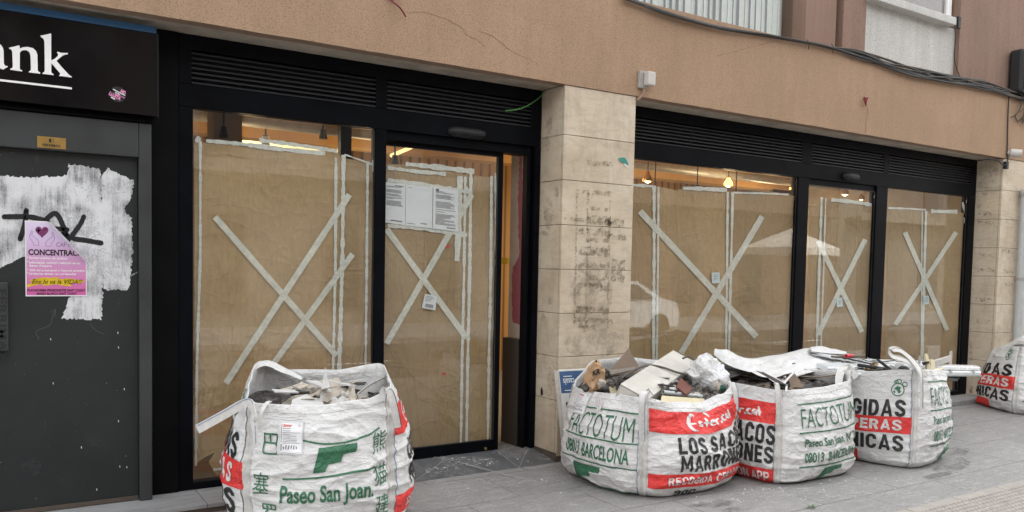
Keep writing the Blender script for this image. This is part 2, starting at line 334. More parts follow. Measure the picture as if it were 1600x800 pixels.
# across the street
M['opp_wall'] = plain('cream_facade', (.19, .175, .155), .9, var=.12, scale=1.2)
M['opp_wall2'] = plain('brick_facade', (.16, .11, .085), .9, var=.15, scale=2)
M['opp_frame'] = plain('brown_window_frame', (.12, .10, .085), .7)
M['opp_glass'] = plain('dark_window', (.03, .035, .04), .1, bmp=0)
M['awning'] = plain('cream_canvas', (.85, .82, .74), .8)
M['car_paint'] = plain('white_car_paint', (.85, .85, .85), .25, var=.03, bmp=0)
M['tyre'] = plain('tyre', (.02, .02, .02), .8)
M['leaf'] = plain('leaf', (.06, .12, .03), .6, var=.4)
M['bark'] = plain('bark', (.12, .09, .06), .9)

# ------------------------------------------------------------------ mesh collecting
class MB:
    def __init__(s): s.v = []; s.f = []; s.m = []
    def add(s, vs, fs, mi=0):
        o = len(s.v); s.v += [tuple(p) for p in vs]; s.f += [tuple(o+i for i in f) for f in fs]; s.m += [mi]*len(fs)
    def box(s, a, b, mi=0):
        x0, y0, z0 = a; x1, y1, z1 = b
        s.add([(x0, y0, z0), (x1, y0, z0), (x1, y1, z0), (x0, y1, z0), (x0, y0, z1), (x1, y0, z1), (x1, y1, z1), (x0, y1, z1)],
              [(0, 3, 2, 1), (4, 5, 6, 7), (0, 1, 5, 4), (1, 2, 6, 5), (2, 3, 7, 6), (3, 0, 4, 7)], mi)
    def obox(s, c, ax, ay, az, mi=0):
        """box from centre and three half-axis vectors"""
        c = Vector(c); vs = [c+ax*i+ay*j+az*k for k in (-1, 1) for i, j in ((-1, -1), (1, -1), (1, 1), (-1, 1))]
        s.add(vs, [(0, 3, 2, 1), (4, 5, 6, 7), (0, 1, 5, 4), (1, 2, 6, 5), (2, 3, 7, 6), (3, 0, 4, 7)], mi)
    def prism(s, pts, d, mi=0):
        """extrude a 3-D polygon by vector d"""
        pts = [Vector(p) for p in pts]; d = Vector(d); n = len(pts)
        tri = geometry.tessellate_polygon([pts]); vs = pts+[p+d for p in pts]
        s.add(vs, [t for t in tri]+[tuple(i+n for i in reversed(t)) for t in tri]+[(i, (i+1) % n, n+(i+1) % n, n+i) for i in range(n)], mi)
    def tube(s, pts, r, seg=8, mi=0, caps=True):
        pts = [Vector(p) for p in pts]; n = len(pts); rings = []; prev = None
        for i, p in enumerate(pts):
            t = (pts[min(i+1, n-1)]-pts[max(i-1, 0)]).normalized()
            a = prev-t*prev.dot(t) if prev else t.orthogonal()
            if a.length < 1e-6: a = t.orthogonal()
            a.normalize(); prev = a; b = t.cross(a); rr = r[i] if isinstance(r, (list, tuple)) else r
            rings.append([p+(a*math.cos(2*math.pi*k/seg)+b*math.sin(2*math.pi*k/seg))*rr for k in range(seg)])
        vs = [q for g in rings for q in g]
        fs = [(i*seg+k, i*seg+(k+1) % seg, (i+1)*seg+(k+1) % seg, (i+1)*seg+k) for i in range(n-1) for k in range(seg)]
        if caps: fs += [tuple(range(seg-1, -1, -1)), tuple((n-1)*seg+k for k in range(seg))]
        s.add(vs, fs, mi)
    def pipe(s, a, b, r, th=.003, seg=20, mi=0):
        """hollow pipe"""
        a = Vector(a); b = Vector(b); t = (b-a).normalized(); u = t.orthogonal().normalized(); w = t.cross(u)
        ring = lambda p, q: [p+(u*math.cos(2*math.pi*k/seg)+w*math.sin(2*math.pi*k/seg))*q for k in range(seg)]
        vs = ring(a, r)+ring(b, r)+ring(b, r-th)+ring(a, r-th)
        s.add(vs, [(j*seg+k, j*seg+(k+1) % seg, ((j+1) % 4)*seg+(k+1) % seg, ((j+1) % 4)*seg+k) for j in range(4) for k in range(seg)], mi)
    def ribbon(s, pts, width, side, th=.004, mi=0):
        """strap along pts; side = direction(s) of its width"""
        pts = [Vector(p) for p in pts]; n = len(pts); vs = []
        for i, p in enumerate(pts):
            t = (pts[min(i+1, n-1)]-pts[max(i-1, 0)]).normalized(); sd_ = Vector(side[i] if isinstance(side, list) else side)
            sd_ = (sd_-t*sd_.dot(t)).normalized(); nn = t.cross(sd_)
            vs += [p-sd_*width/2-nn*th/2, p+sd_*width/2-nn*th/2, p+sd_*width/2+nn*th/2, p-sd_*width/2+nn*th/2]
        fs = [(i*4+k, i*4+(k+1) % 4, (i+1)*4+(k+1) % 4, (i+1)*4+k) for i in range(n-1) for k in range(4)]+[(3, 2, 1, 0), tuple((n-1)*4+k for k in range(4))]
        s.add(vs, fs, mi)
    def build(s, name, mats, parent=None, smooth=False, bevel=0, origin=None):
        me = bpy.data.meshes.new(name)
        off = Vector(origin) if origin is not None else Vector((0, 0, 0))
        me.from_pydata([tuple(Vector(p)-off) for p in s.v], [], s.f)
        for m in (mats if isinstance(mats, (list, tuple)) else [mats]): me.materials.append(m)
        me.polygons.foreach_set('material_index', s.m)
        if smooth is not False:
            me.polygons.foreach_set('use_smooth', [True]*len(s.f))
            if smooth is not True: me.set_sharp_from_angle(angle=math.radians(smooth))
        me.update()
        bm = bmesh.new(); bm.from_mesh(me); bmesh.ops.recalc_face_normals(bm, faces=bm.faces); bm.to_mesh(me); bm.free()
        o = bpy.data.objects.new(name, me); C.objects.link(o)
        if origin is not None: o.location = off
        if parent is not None:
            o.parent = parent; o.matrix_parent_inverse = Matrix.Translation(parent.location).inverted() if not parent.rotation_euler[2] else parent.matrix_basis.inverted()
        if bevel:
            bv = o.modifiers.new('bevel', 'BEVEL'); bv.width = bevel; bv.segments = 2; bv.limit_method = 'ANGLE'
        return o
def tag(o, label, cat, group=None):
    o['label'] = label; o['category'] = cat
    if group: o['group'] = group
    return o
def struct(o): o['kind'] = 'structure'; return o
def stuff(o): o['kind'] = 'stuff'; return o
def empty(name, loc, label, cat, group=None):
    o = bpy.data.objects.new(name, None); C.objects.link(o); o.location = loc; o.empty_display_size = .1
    return tag(o, label, cat, group)
def one(fn, *a, **k):
    b = MB(); getattr(b, fn)(*a, **k); return b

# ------------------------------------------------------------------ printing (flat shapes in u,v; then laid on a surface)
_cache = {}
def text_tris(s, weight=0.0, shear=0.0):
    k = (s, weight, shear)
    if k not in _cache:
        c = bpy.data.curves.new('t', 'FONT'); c.body = s; c.offset = weight; c.shear = shear; c.resolution_u = 3
        o = bpy.data.objects.new('t', c); C.objects.link(o)
        me = bpy.data.meshes.new_from_object(o.evaluated_get(bpy.context.evaluated_depsgraph_get()))
        vs = [(v.co.x, v.co.y) for v in me.vertices]; fs = [tuple(p.vertices) for p in me.polygons]
        bpy.data.objects.remove(o); bpy.data.curves.remove(c); bpy.data.meshes.remove(me); _cache[k] = (vs, fs)
    return _cache[k]
class Ink:
    def __init__(s): s.v = []; s.f = []; s.m = []; s.it = []; s.cur = None
    def _add(s, vs, fs, mi):
        o = len(s.v); s.it += [s.cur]*len(fs); s.v += vs; s.f += [tuple(o+i for i in f) for f in fs]; s.m += [mi]*len(fs)
    def text(s, st, u0, v0, u1, v1, mi=0, weight=0.0, shear=0.0, warp=None):
        vs, fs = text_tris(st, weight, shear)
        xs = [p[0] for p in vs]; ys = [p[1] for p in vs]; x0, x1, y0, y1 = min(xs), max(xs), min(ys), max(ys)
        q = [(u0+(x-x0)/(x1-x0)*(u1-u0), v0+(y-y0)/(y1-y0)*(v1-v0)) for x, y in vs]
        s._add([warp(*p) for p in q] if warp else q, fs, mi)
    def poly(s, pts, mi=0):
        tri = geometry.tessellate_polygon([[Vector((p[0], p[1], 0)) for p in pts]]); s._add([tuple(p) for p in pts], [tuple(t) for t in tri], mi)
    def rect(s, u0, v0, u1, v1, mi=0): s.poly([(u0, v0), (u1, v0), (u1, v1), (u0, v1)], mi)
    def block(s, st, u0, v0, u1, v1, mi=0, W=.20):
        """heavy condensed capitals, each glyph drawn with thick strokes"""
        def arc(cx, cy, rx, ry, a0, a1, n=7): return [(cx+rx*math.cos(math.radians(a0+(a1-a0)*k/n)), cy+ry*math.sin(math.radians(a0+(a1-a0)*k/n))) for k in range(n+1)]
        h = W/2; R = .60-h; t, m = 1-h, .5; OL = arc(.3, .7, R-.3, t-.7, 180, 0)
        bowl = lambda y0, y1, r=.19: [(h, y1), (R-r, y1)]+arc(R-r, (y0+y1)/2, r, (y1-y0)/2, 90, -90)[1:-1]+[(R-r, y0), (h, y0)]
        O = arc(.3, .70, R-.3, t-.70, 180, 0)+arc(.3, .30, R-.3, .30-h, 0, -180); O = O+[O[0], O[1]]
        Cc = [(R, .66)]+arc(.3, .70, R-.3, t-.70, 0, 180)+arc(.3, .30, R-.3, .30-h, 180, 360)+[(R, .34)]
        Sx = [(R, .70)]+arc(.3, .72, R-.3, t-.72, 10, 180)+[(h+.03, .62), (.3, .51), (R-.03, .39)]+arc(.3, .28, R-.3, .28-h, 0, -170)+[(h, .30)]
        G_ = {'L': (.55, [[(h, 1), (h, 0)], [(0, h), (.55, h)]]), 'O': (.6, [O]), '0': (.6, [O]), 'C': (.6, [Cc]), 'S': (.6, [Sx]), 'I': (W, [[(h, 0), (h, 1)]]),
              'A': (.66, [[(h*.9, 0), (.33, 1)], [(.66-h*.9, 0), (.33, 1)], [(.17, .26), (.49, .26)]]), 'M': (.8, [[(h, 0), (h, 1)], [(h+.03, 1), (.4, .25)], [(.77-h, 1), (.4, .25)], [(.8-h, 0), (.8-h, 1)]]),
              'R': (.62, [[(h, 0), (h, 1)], bowl(.47, t), [(.33, .47), (.62-h, 0)]]), 'P': (.6, [[(h, 0), (h, 1)], bowl(.43, t)]), 'D': (.6, [[(h, 0), (h, 1)], bowl(h, t, .2)]), 'N': (.62, [[(h, 0), (h, 1)], [(h+.02, 1), (.60-h, 0)], [(.62-h, 0), (.62-h, 1)]]),
              'E': (.52, [[(h, 0), (h, 1)], [(0, t), (.52, t)], [(0, m), (.48, m)], [(0, h), (.52, h)]]), 'G': (.6, [Cc[:-1]+[(R, .46)], [(.31, .44), (.6, .44)]]), 'U': (.6, [[(h, 1)]+arc(.3, .30, R-.3, .30-h, 180, 360)+[(R, 1)]]), 'Ú': (.6, [[(h, 1)]+arc(.3, .30, R-.3, .30-h, 180, 360)+[(R, 1)], [(.25, 1.06), (.40, 1.22)]]),
              '9': (.6, [arc(.3, .70, R-.3, t-.7, 0, 360, 14), [(R, .7), (R, .3)]+arc(.3, .3, R-.3, .3-h, 0, -170)]), ' ': (.22, [])}
        tot = sum(G_[c][0]+.10 for c in st)-.10; x = 0; k = (u1-u0)/tot
        for c in st:
            w_, L = G_[c]
            for p in L:
                q = [(u0+(x+a)*k, v0+b*(v1-v0)) for a, b in p]; s.stroke(q, W*k*(.8 if c in 'MA' else 1), mi, (v1-v0)/k)
            x += w_+.10
    def disc(s, u, v, ru, rv, mi=0, n=24): s.poly([(u+ru*math.cos(2*math.pi*k/n), v+rv*math.sin(2*math.pi*k/n)) for k in range(n)], mi)
    def stroke(s, pts, w, mi=0, asp=1.0):
        """line of width w (may vary per point); asp = v units per u unit"""
        n = len(pts); L = []; R = []
        for i, p in enumerate(pts):
            a = pts[max(i-1, 0)]; b = pts[min(i+1, n-1)]; dx, dy = (b[0]-a[0]), (b[1]-a[1])/asp; d = math.hypot(dx, dy) or 1
            ww = (w[i] if isinstance(w, (list, tuple)) else w)/2
            L.append((p[0]-dy/d*ww, p[1]+dx/d*ww*asp)); R.append((p[0]+dy/d*ww, p[1]-dx/d*ww*asp))
        for i in range(n-1): s._add([L[i], R[i], R[i+1], L[i+1]], [(0, 1, 2, 3)], mi)
    def split(s):
        """one Ink per named item"""
        out = []
        for k in dict.fromkeys(s.it):
            q = Ink(); mp = {}
            for f, m, i in zip(s.f, s.m, s.it):
                if i == k: q.f.append(tuple(mp.setdefault(x, len(mp)) for x in f)); q.m.append(m)
            q.v = [s.v[x] for x in mp]; q.it = [k]*len(q.f); out.append((k[0] if k else 'printing', q))
        return out
    def item(s, name): s.cur = (name, len(s.v)); return s
    def build(s, name, mats, fn, parent=None, cut=None):
        """cut = step in u,v at which faces are split so they follow a curved surface"""
        bm = bmesh.new(); vv = [bm.verts.new((p[0], p[1], 0)) for p in s.v]
        for f, mi in zip(s.f, s.m):
            try:
                fc = bm.faces.new([vv[i] for i in f]); fc.material_index = mi
            except ValueError: pass
        if cut:
            us = [p[0] for p in s.v]; ws = [p[1] for p in s.v]
            for lo, hi, ax, st in ((min(us), max(us), 0, cut[0]), (min(ws), max(ws), 1, cut[1])):
                k = math.floor(lo/st)+1
                while k*st < hi:
                    co = [0, 0, 0]; co[ax] = k*st; no = [0, 0, 0]; no[ax] = 1
                    bmesh.ops.bisect_plane(bm, geom=bm.verts[:]+bm.edges[:]+bm.faces[:], dist=1e-6, plane_co=co, plane_no=no); k += 1
        for v in bm.verts: v.co = fn(v.co.x, v.co.y)
        me = bpy.data.meshes.new(name); bm.to_mesh(me); bm.free()
        for m in (mats if isinstance(mats, (list, tuple)) else [mats]): me.materials.append(m)
        o = bpy.data.objects.new(name, me); C.objects.link(o)
        if parent is not None:
            o.parent = parent; o.matrix_parent_inverse = Matrix.Translation(parent.location).inverted() if not parent.rotation_euler[2] else parent.matrix_basis.inverted()
        if cut: me.polygons.foreach_set('use_smooth', [True]*len(me.polygons))
        return o
def on_wall(Y):
    """pixel-measured shapes laid on the plane y = Y"""
    return lambda px, py: at(px, py, Y)
def ragged(pts, amp, step, r):
    out = []; n = len(pts)
    for i in range(n):
        a = pts[i]; b = pts[(i+1) % n]; L = math.hypot(b[0]-a[0], b[1]-a[1]); k = max(1, int(L/step))
        for j in range(k):
            t = j/k; out.append((a[0]+(b[0]-a[0])*t+r.uniform(-amp, amp), a[1]+(b[1]-a[1])*t+r.uniform(-amp, amp)))
    return out
def smooth_line(pts, k=6):
    out = []; n = len(pts)
    for i in range(n-1):
        p0, p1, p2, p3 = (Vector(pts[max(0, min(n-1, i+j))]) for j in (-1, 0, 1, 2))
        for j in range(k):
            t = j/k; out.append(.5*((2*p1)+(p2-p0)*t+(2*p0-5*p1+4*p2-p3)*t*t+(3*p1-p0-3*p2+p3)*t**3))
    out.append(Vector(pts[-1])); return out
def grid(mb, nu, nv, fn, mi=0):
    vs = [fn(i/nu, j/nv) for j in range(nv+1) for i in range(nu+1)]
    mb.add(vs, [(j*(nu+1)+i, j*(nu+1)+i+1, (j+1)*(nu+1)+i+1, (j+1)*(nu+1)+i) for j in range(nv) for i in range(nu)], mi)

# ================================================================== THE SETTING
ZG = -.06; YF = 5.838; YB = 5.505      # pavement level, shop-front plane, plane of beam and pillar fronts
g = MB(); g.box((-60, -60, -.30), (80, 60, -.20)); struct(g.build('ground', M['asphalt']))
g = MB(); grid(g, 40, 14, lambda u, v: (-20+60*u, 1.4+(YF+.6-1.4)*v, ZG)); g.box((-20, 1.4, -.2), (40, 1.405, ZG-.004)); struct(g.build('pavement', M['pave']))
g = MB(); g.box((-20, 1.22, -.2), (40, 1.398, ZG+.002)); struct(g.build('kerb', M['kerb'], bevel=.012))
g = MB(); g.box((-40, -4.6, -.199), (60, 1.2, -.19)); struct(g.build('road', M['asphalt']))
g = MB()
for i in range(-8, 12): g.box((i*4, -1.75, -.188), (i*4+2, -1.63, -.186))
struct(g.build('road_marking', M['paint_line']))
g = MB(); g.box((-40, -8.6, -.199), (60, -4.62, -.07)); struct(g.build('far_pavement', M['pave']))
# stone sill slab on the left, with its dark riser, and the slate ramp in the doorway
g = MB()
x = -3.0
for w in (1.55, 1.28, 1.30, 1.35): 
    if x < 2.36: g.box((x, 5.452, -.026), (min(x+w, 2.37)-.004, YF+.09, 0)); x += w
struct(g.build('sill_step', M['sill'], bevel=.002))
g = MB(); g.box((-3, 5.462, -.2), (2.365, 5.8, -.0265)); struct(g.build('step_riser', M['joint']))
def ramp_z(y): return 0 if y > YF+.03 else max(ZG+.003, ZG+.003+(y-5.505)/(YF+.03-5.505)*(.057))
g = MB(); g.add([(2.372, 5.5, ZG+.003), (3.95, 5.5, ZG+.003), (3.95, YF+.03, 0), (2.372, YF+.03, 0), (3.95, 6.4, 0.0), (2.372, 6.4, 0.0), (2.372, 5.5, -.2), (3.95, 5.5, -.2)], [(0, 1, 2, 3), (3, 2, 4, 5), (6, 7, 1, 0)])
struct(g.build('entrance_ramp', M['slate']))
ik = Ink()
for a, b in (((697, 717), (812, 747)), ((697, 717), (648, 752)), ((777, 705), (811, 731)), ((824, 702), (811, 731))):
    ik.stroke([a, b], .75)
def on_ramp(px, py):
    p = atz(px, py, -.03)
    for _ in range(8): p = atz(px, py, ramp_z(p.y)+.003)
    return p
struct(ik.build('grout_line', M['grout'], on_ramp))
ik = Ink(); r = random.Random(3)
for cx, cy, w, h in ((735, 722, 45, 9), (690, 735, 30, 8), (800, 705, 30, 12), (850, 715, 18, 6), (700, 715, 28, 6)):
    ik.poly(ragged([(cx-w, cy), (cx-w*.4, cy-h), (cx+w*.6, cy-h*.8), (cx+w, cy+h*.1), (cx+w*.3, cy+h), (cx-w*.5, cy+h*.8)], 2.2, 6, r))
struct(ik.build('plaster_dust', M['dust'], lambda a, b: on_ramp(a, b)+Vector((0, 0, .002))))
on_ground = lambda px, py: atz(px, py, ZG+.004)
ik = Ink()
for cx, cy, w, h in ((690, 765, 60, 12), (790, 752, 60, 9), (1215, 768, 60, 6), (870, 745, 30, 8), (1300, 772, 70, 8), (1160, 775, 40, 8)):
    ik.poly(ragged([(cx-w, cy), (cx-w*.4, cy-h), (cx+w*.6, cy-h*.8), (cx+w, cy+h*.1), (cx+w*.3, cy+h), (cx-w*.5, cy+h*.8)], 3, 9, r))
struct(ik.build('pavement_dust', M['dust'], on_ground))
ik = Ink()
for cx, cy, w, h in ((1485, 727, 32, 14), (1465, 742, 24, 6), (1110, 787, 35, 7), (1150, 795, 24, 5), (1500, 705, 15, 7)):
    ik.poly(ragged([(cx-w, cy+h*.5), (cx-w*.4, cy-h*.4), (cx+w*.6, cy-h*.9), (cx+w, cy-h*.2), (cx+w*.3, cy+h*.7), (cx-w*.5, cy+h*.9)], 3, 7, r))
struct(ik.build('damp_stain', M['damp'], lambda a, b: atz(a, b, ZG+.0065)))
# tactile paving near the kerb side: blister slabs
g = MB(); g.box((4.75, 2.05, ZG-.02), (12.0, 3.245, ZG+.004)); 
p0 = [(math.cos(a)*.0175, math.sin(a)*.0175, 0) for a in [k*math.pi/4 for k in range(8)]]
for i in range(int(7.1/.05)):
    for j in range(int(1.15/.05)):
        X = 4.8+i*.05; Y = 2.09+j*.05
        if Y < 2.5: continue
        g.add([(X+q[0], Y+q[1], ZG+.004) for q in p0]+[(X+q[0]*.62, Y+q[1]*.62, ZG+.0125) for q in p0], [(k, (k+1) % 8, 8+(k+1) % 8, 8+k) for k in range(8)]+[tuple(8+k for k in range(8))])
for i in range(13): g.box((4.75+i*.6-.002, 2.05, ZG+.0042), (4.75+i*.6+.002, 3.245, ZG+.0048), 1)
for yy in (2.65,): g.box((4.75, yy-.002, ZG+.0042), (12.0, yy+.002, ZG+.0048), 1)
struct(g.build('tactile_paving', [M['tactile'], M['joint']]))
lf = MB(); lp = atz(1268, 793, ZG+.006)
for k in range(5):
    a = k*1.25+.3; d = Vector((math.cos(a), math.sin(a), .0)); s_ = Vector((-d.y, d.x, 0))
    lf.prism([lp+d*.004, lp+d*.02+s_*.012+Vector((0, 0, .008)), lp+d*.038+Vector((0, 0, .012)), lp+d*.02-s_*.012+Vector((0, 0, .004))], (0, 0, .001))
tag(lf.build('fallen_leaf', M['leaf'], origin=lp), 'small green leaf lying on the pavement in front of the sacks', 'leaf')

# ------------------------------------------------------------------ building: beam, soffit, upper storey
bl = empty('building', (4, YB, 3.1), 'pink brown rendered building front above the shop with a thick concrete beam', 'building')
r = random.Random(5)
b = MB()
# beam front with a slightly worn lower edge
nb = 240
xs = [-3+18*i/nb for i in range(nb+1)]; lowz = [3.100+noise.noise((x*3, 0, 0))*.003+noise.noise((x*17, 3, 0))*.0035 for x in xs]
vs = []; 
for x, z in zip(xs, lowz): vs += [(x, YB, z), (x, YB, 3.92), (x, YB+.11, z+.002), (x, YB+.30, 3.92)]
b.add(vs, [(i*4, (i+1)*4, (i+1)*4+1, i*4+1) for i in range(nb)]+[(i*4+1, (i+1)*4+1, (i+1)*4+3, i*4+3) for i in range(nb)])
b.add(vs, [(i*4, i*4+2, (i+1)*4+2, (i+1)*4) for i in range(nb)], 1)
b.build('beam', [M['stucco'], M['soffit_edge']], bl)
b = MB(); b.box((-3, YB+.105, 3.104), (15, YF+.25, 3.3)); b.build('soffit', M['soffit'], bl)
for pts in ([(636, 20), (667, 20), (705, 34), (724, 45), (730, 55), (748, 64), (758, 72)], [(748, 48), (775, 60), (795, 77), (805, 83), (825, 92), (842, 101)], [(1120, 88), (1150, 80), (1180, 72), (1205, 66)], [(1352, 164), (1356, 172), (1353, 195), (1353, 208)]):
    ik = Ink(); q = [(p[0]+r.uniform(-.8, .8), p[1]+r.uniform(-.8, .8)) for p in smooth_line(pts, 6)]; ik.stroke(q, [r.uniform(.25, .75) for _ in q]); ik.build('crack', M['crack'], on_wall(YB-.0015), bl)
YU = 5.62
def X5(px, py, Y=YB): return at(px, py, Y).x
b = MB()     # rendered wall pieces of the upper storey
xa = X5(1258, 60, YU); xb = X5(1305, 60, YU); xc = X5(1315, 60, YU); xd = X5(1352, 60, YU); xe = X5(1494, 90, YU)
for lo_, hi_, y_ in ((xa, xb, YU), (xb, xc+.02, YU+.10), (xc+.02, xd, YU+.002), (xe, 15, YU-.03), (-3, 3.1, YU)): one('box', (lo_, y_, 3.9), (hi_, YU+.6, 8)).build('upper_wall', M['stucco_up'], bl)
yw = YU+.17
b = MB(); b.box((xd+.001, YU+.03, 3.9), (xe+.1, YU+.5, at(1480, 42, YU+.03).z)); b.build('white_panel', M['white_render'], bl)
zs = at(1490, 38, YU-.09).z
b = MB(); b.box((xd+.0, YU-.09, zs), (X5(1495, 30, YU-.09), YU+.4, zs+.09)); b.build('window_sill', M['white_render'], bl, bevel=.008)
w = MB(); w.box((xd, YU+.06, zs+.093), (xe-.05, YU+.11, zs+.16)); w.box((xe-.13, YU+.055, zs+.16), (xe-.05, YU+.108, 6)); ww = w.build('window_frame', M['sign_white'], bl, bevel=.004)
w = MB(); w.box((xd, YU+.08, zs+.165), (xe-.135, YU+.09, 6)); w.build('pane', M['glass'], ww)
# big window with vertical blinds
zw = 3.86; xl = 3.1; xr = X5(1256, 60, yw)
w = MB(); w.box((xl, yw-.03, zw), (xr, yw+.03, zw+.07)); w.box((xr-.07, yw-.028, zw+.072), (xr, yw+.03, 6)); w.box((xl, yw-.028, zw+.072), (xl+.07, yw+.03, 6)); wf = w.build('window', M['alu'], bl, bevel=.004)
w = MB(); w.box((xl+.075, yw-.004, zw+.075), (xr-.075, yw+.004, 6)); w.build('pane', M['glass'], wf)
w = MB()
for i in range(46):
    x0 = xl+.1+i*.083
    if x0 > xr-.13: break
    dz = r.uniform(-.02, .02); w.prism([(x0, yw+.06, zw+.05), (x0+.085, yw+.085+dz, zw+.05), (x0+.085, yw+.088+dz, zw+.05), (x0, yw+.063, zw+.05)], (0, 0, 2.2))
w.build('vertical_blind', M['curtain'], wf)
b = MB(); b.box((xl, yw+.30, 3.8), (xr, yw+.32, 8)); b.build('room_back', M['void'], bl)
one('box', (-3, YU+.62, 3.31), (15, 14, 10.5)).build('sun_block_volume', M['stucco_up'], bl)  # unseen solid volume, added to keep the sun behind off the front

# bundle of cables lying along the top of the beam
cb = empty('cable_bundle', (8, YB-.02, 3.93), 'long bundle of dusty black cables sagging along the top of the beam', 'cables')
path = [(975, -4), (1040, 20), (1120, 42), (1200, 56), (1290, 72), (1350, 88), (1420, 110), (1480, 122), (1540, 134), (1590, 150), (1640, 160)]
for k in range(15):
    pts = []
    for i, (px, py) in enumerate(path):
        sp = 1.8 if i < 5 else 7
        p = at(px, py+r.uniform(-sp, sp), YB-.02-r.uniform(0, .035)); pts.append(p)
    one('tube', smooth_line(pts, 5), r.uniform(.006, .011), 6).build('cable', M['cable'] if k % 3 else M['cable_grey'], cb, smooth=True)
for px, py in ((1262, 70), (1300, 76), (1440, 116), (1510, 128)):
    p = at(px, py, YB-.035); one('tube', [p+Vector((-.012, 0, .05)), p+Vector((.0, -.02, .01)), p+Vector((.012, 0, -.045))], .004, 6).build('cable_tie', M['cable'], cb, smooth=True)
dz = MB()
dz.tube(smooth_line([at(1490, 28, YU-.05), at(1493, 60, YU-.05), at(1491, 90, YU-.05), at(1500, 120, YU-.06), at(1512, 128, YB-.03)], 5), .006, 6)
tag(dz.build('drop_cable', M['cable']), 'thin black cable hanging beside the white panel under the window sill', 'cable')
p = at(1496, 34, YU-.06); one('box', (p.x-.03, p.y-.03, p.z-.09), (p.x+.03, p.y, p.z+.06)).build('cable_clip', M['rubber'], None, bevel=.008)
tag(bpy.data.objects['cable_clip'], 'small black cable clamp under the end of the white window sill', 'clamp')
p = at(1598, 110, YU-.2)
ac = empty('junction_cabinet', (p.x, p.y, p.z), 'black ribbed telecom splice case where the cable bundle ends', 'splice case')
b = MB(); b.box((p.x-.04, p.y-.02, p.z-.28), (p.x+.45, p.y+.16, p.z+.28)); b.build('case', M['rubber'], ac, bevel=.04)
b = MB()
for i in range(14): b.box((p.x-.0, p.y-.032, p.z-.23+i*.034), (p.x+.42, p.y-.021, p.z-.213+i*.034))
b.build('rib', M['rubber'], ac)
tg = MB()
for k in range(9):
    q = p+Vector((r.uniform(.0, .3), r.uniform(-.02, .08), -.3)); tg.tube(smooth_line([q, q+Vector((r.uniform(-.1, .1), -.04, -.12)), q+Vector((r.uniform(-.15, .1), 0, -.26)), q+Vector((r.uniform(-.3, .2), .03, -.33))], 5), .008, 6)
tag(tg.build('cable_tangle', M['cable_grey'], smooth=True), 'tangle of dusty cable ends below the black splice case', 'cables')
# small fittings on the beam
p = at(1006, 126, YB)
jb = empty('junction_box', p, 'small grey plastic junction box on the beam above the stone pillar', 'junction box')
b = MB(); b.box((p.x-.075, YB-.03, p.z-.075), (p.x+.02, YB-.001, p.z+.075)); b.build('back_plate', M['grey_plastic'], jb, bevel=.006)
b = MB(); b.box((p.x-.03, YB-.095, p.z-.055), (p.x+.055, YB-.031, p.z+.065)); b.build('cover', M['white_plastic'], jb, bevel=.01)
one('tube', smooth_line([(p.x-.02, YB-.03, p.z-.08), (p.x-.03, YB-.03, p.z-.13), (p.x-.085, YB-.012, p.z-.185)], 5), .014, 8).build('conduit', M['soffit_edge'], jb, smooth=True)
p = at(1578, 240, YB)
cm = empty('outdoor_lamp_cup', p, 'small white cylinder fitting at the beam end above the far pillar', 'wall fitting')
one('tube', [(p.x-.06, YB-.03, p.z), (p.x+.02, YB-.13, p.z-.012)], .052, 20).build('cup', M['white_plastic'], cm, smooth=40)
one('tube', [(p.x-.075, YB-.0, p.z), (p.x-.055, YB-.04, p.z)], .035, 12).build('mount', M['grey_plastic'], cm, smooth=40)
cw = MB(); cw.tube(smooth_line([at(1577, 138, YB-.03), at(1575, 180, YB-.015), at(1574, 235, YB-.015), at(1574, 252, YB-.03), at(1568, 258, YB-.03), at(1555, 249, YB-.012), at(1528, 251, YB+.1)], 6), .008, 6)
tag(cw.build('wall_cable', M['cable'], smooth=True), 'thin black cable running down the beam to the far pillar', 'cable')
p = at(1571, 258, YB-.02); b = MB(); b.box((p.x-.03, p.y-.03, p.z-.05), (p.x+.03, p.y+.02, p.z+.045)); tag(b.build('cable_box', M['rubber'], bevel=.008), 'tiny black box on the cable at the top of the far pillar', 'cable box')
w1 = MB(); w1.tube(smooth_line([at(605, -3, YB), at(614, 3, YB-.05), at(625, 12, YB-.06), (at(634, 26, YB-.03))], 5), .007, 6); w1.tube(smooth_line([at(612, 1, YB-.005), at(620, -3, YB-.04), at(628, -6, YB-.02)], 4), .006, 6)
tag(w1.build('wire_stub', M['wire_red'], smooth=True), 'cut dark red wire sticking out of the beam above the left shop window', 'wire')
w2 = MB(); w2.tube(smooth_line([at(1351, 152, YB), at(1354, 156, YB-.05), at(1356, 152, YB-.06), at(1353, 160, YB-.05), at(1353, 164, YB-.03)], 6), .009, 6); w2.tube(smooth_line([at(1350, 153, YB), at(1352, 160, YB-.03), at(1353, 163, YB-.02)], 4), .009, 6)
tag(w2.build('wire_stub', M['wire_red'], smooth=True), 'knotted dark red wire stub on the beam over the right shop windows', 'wire')

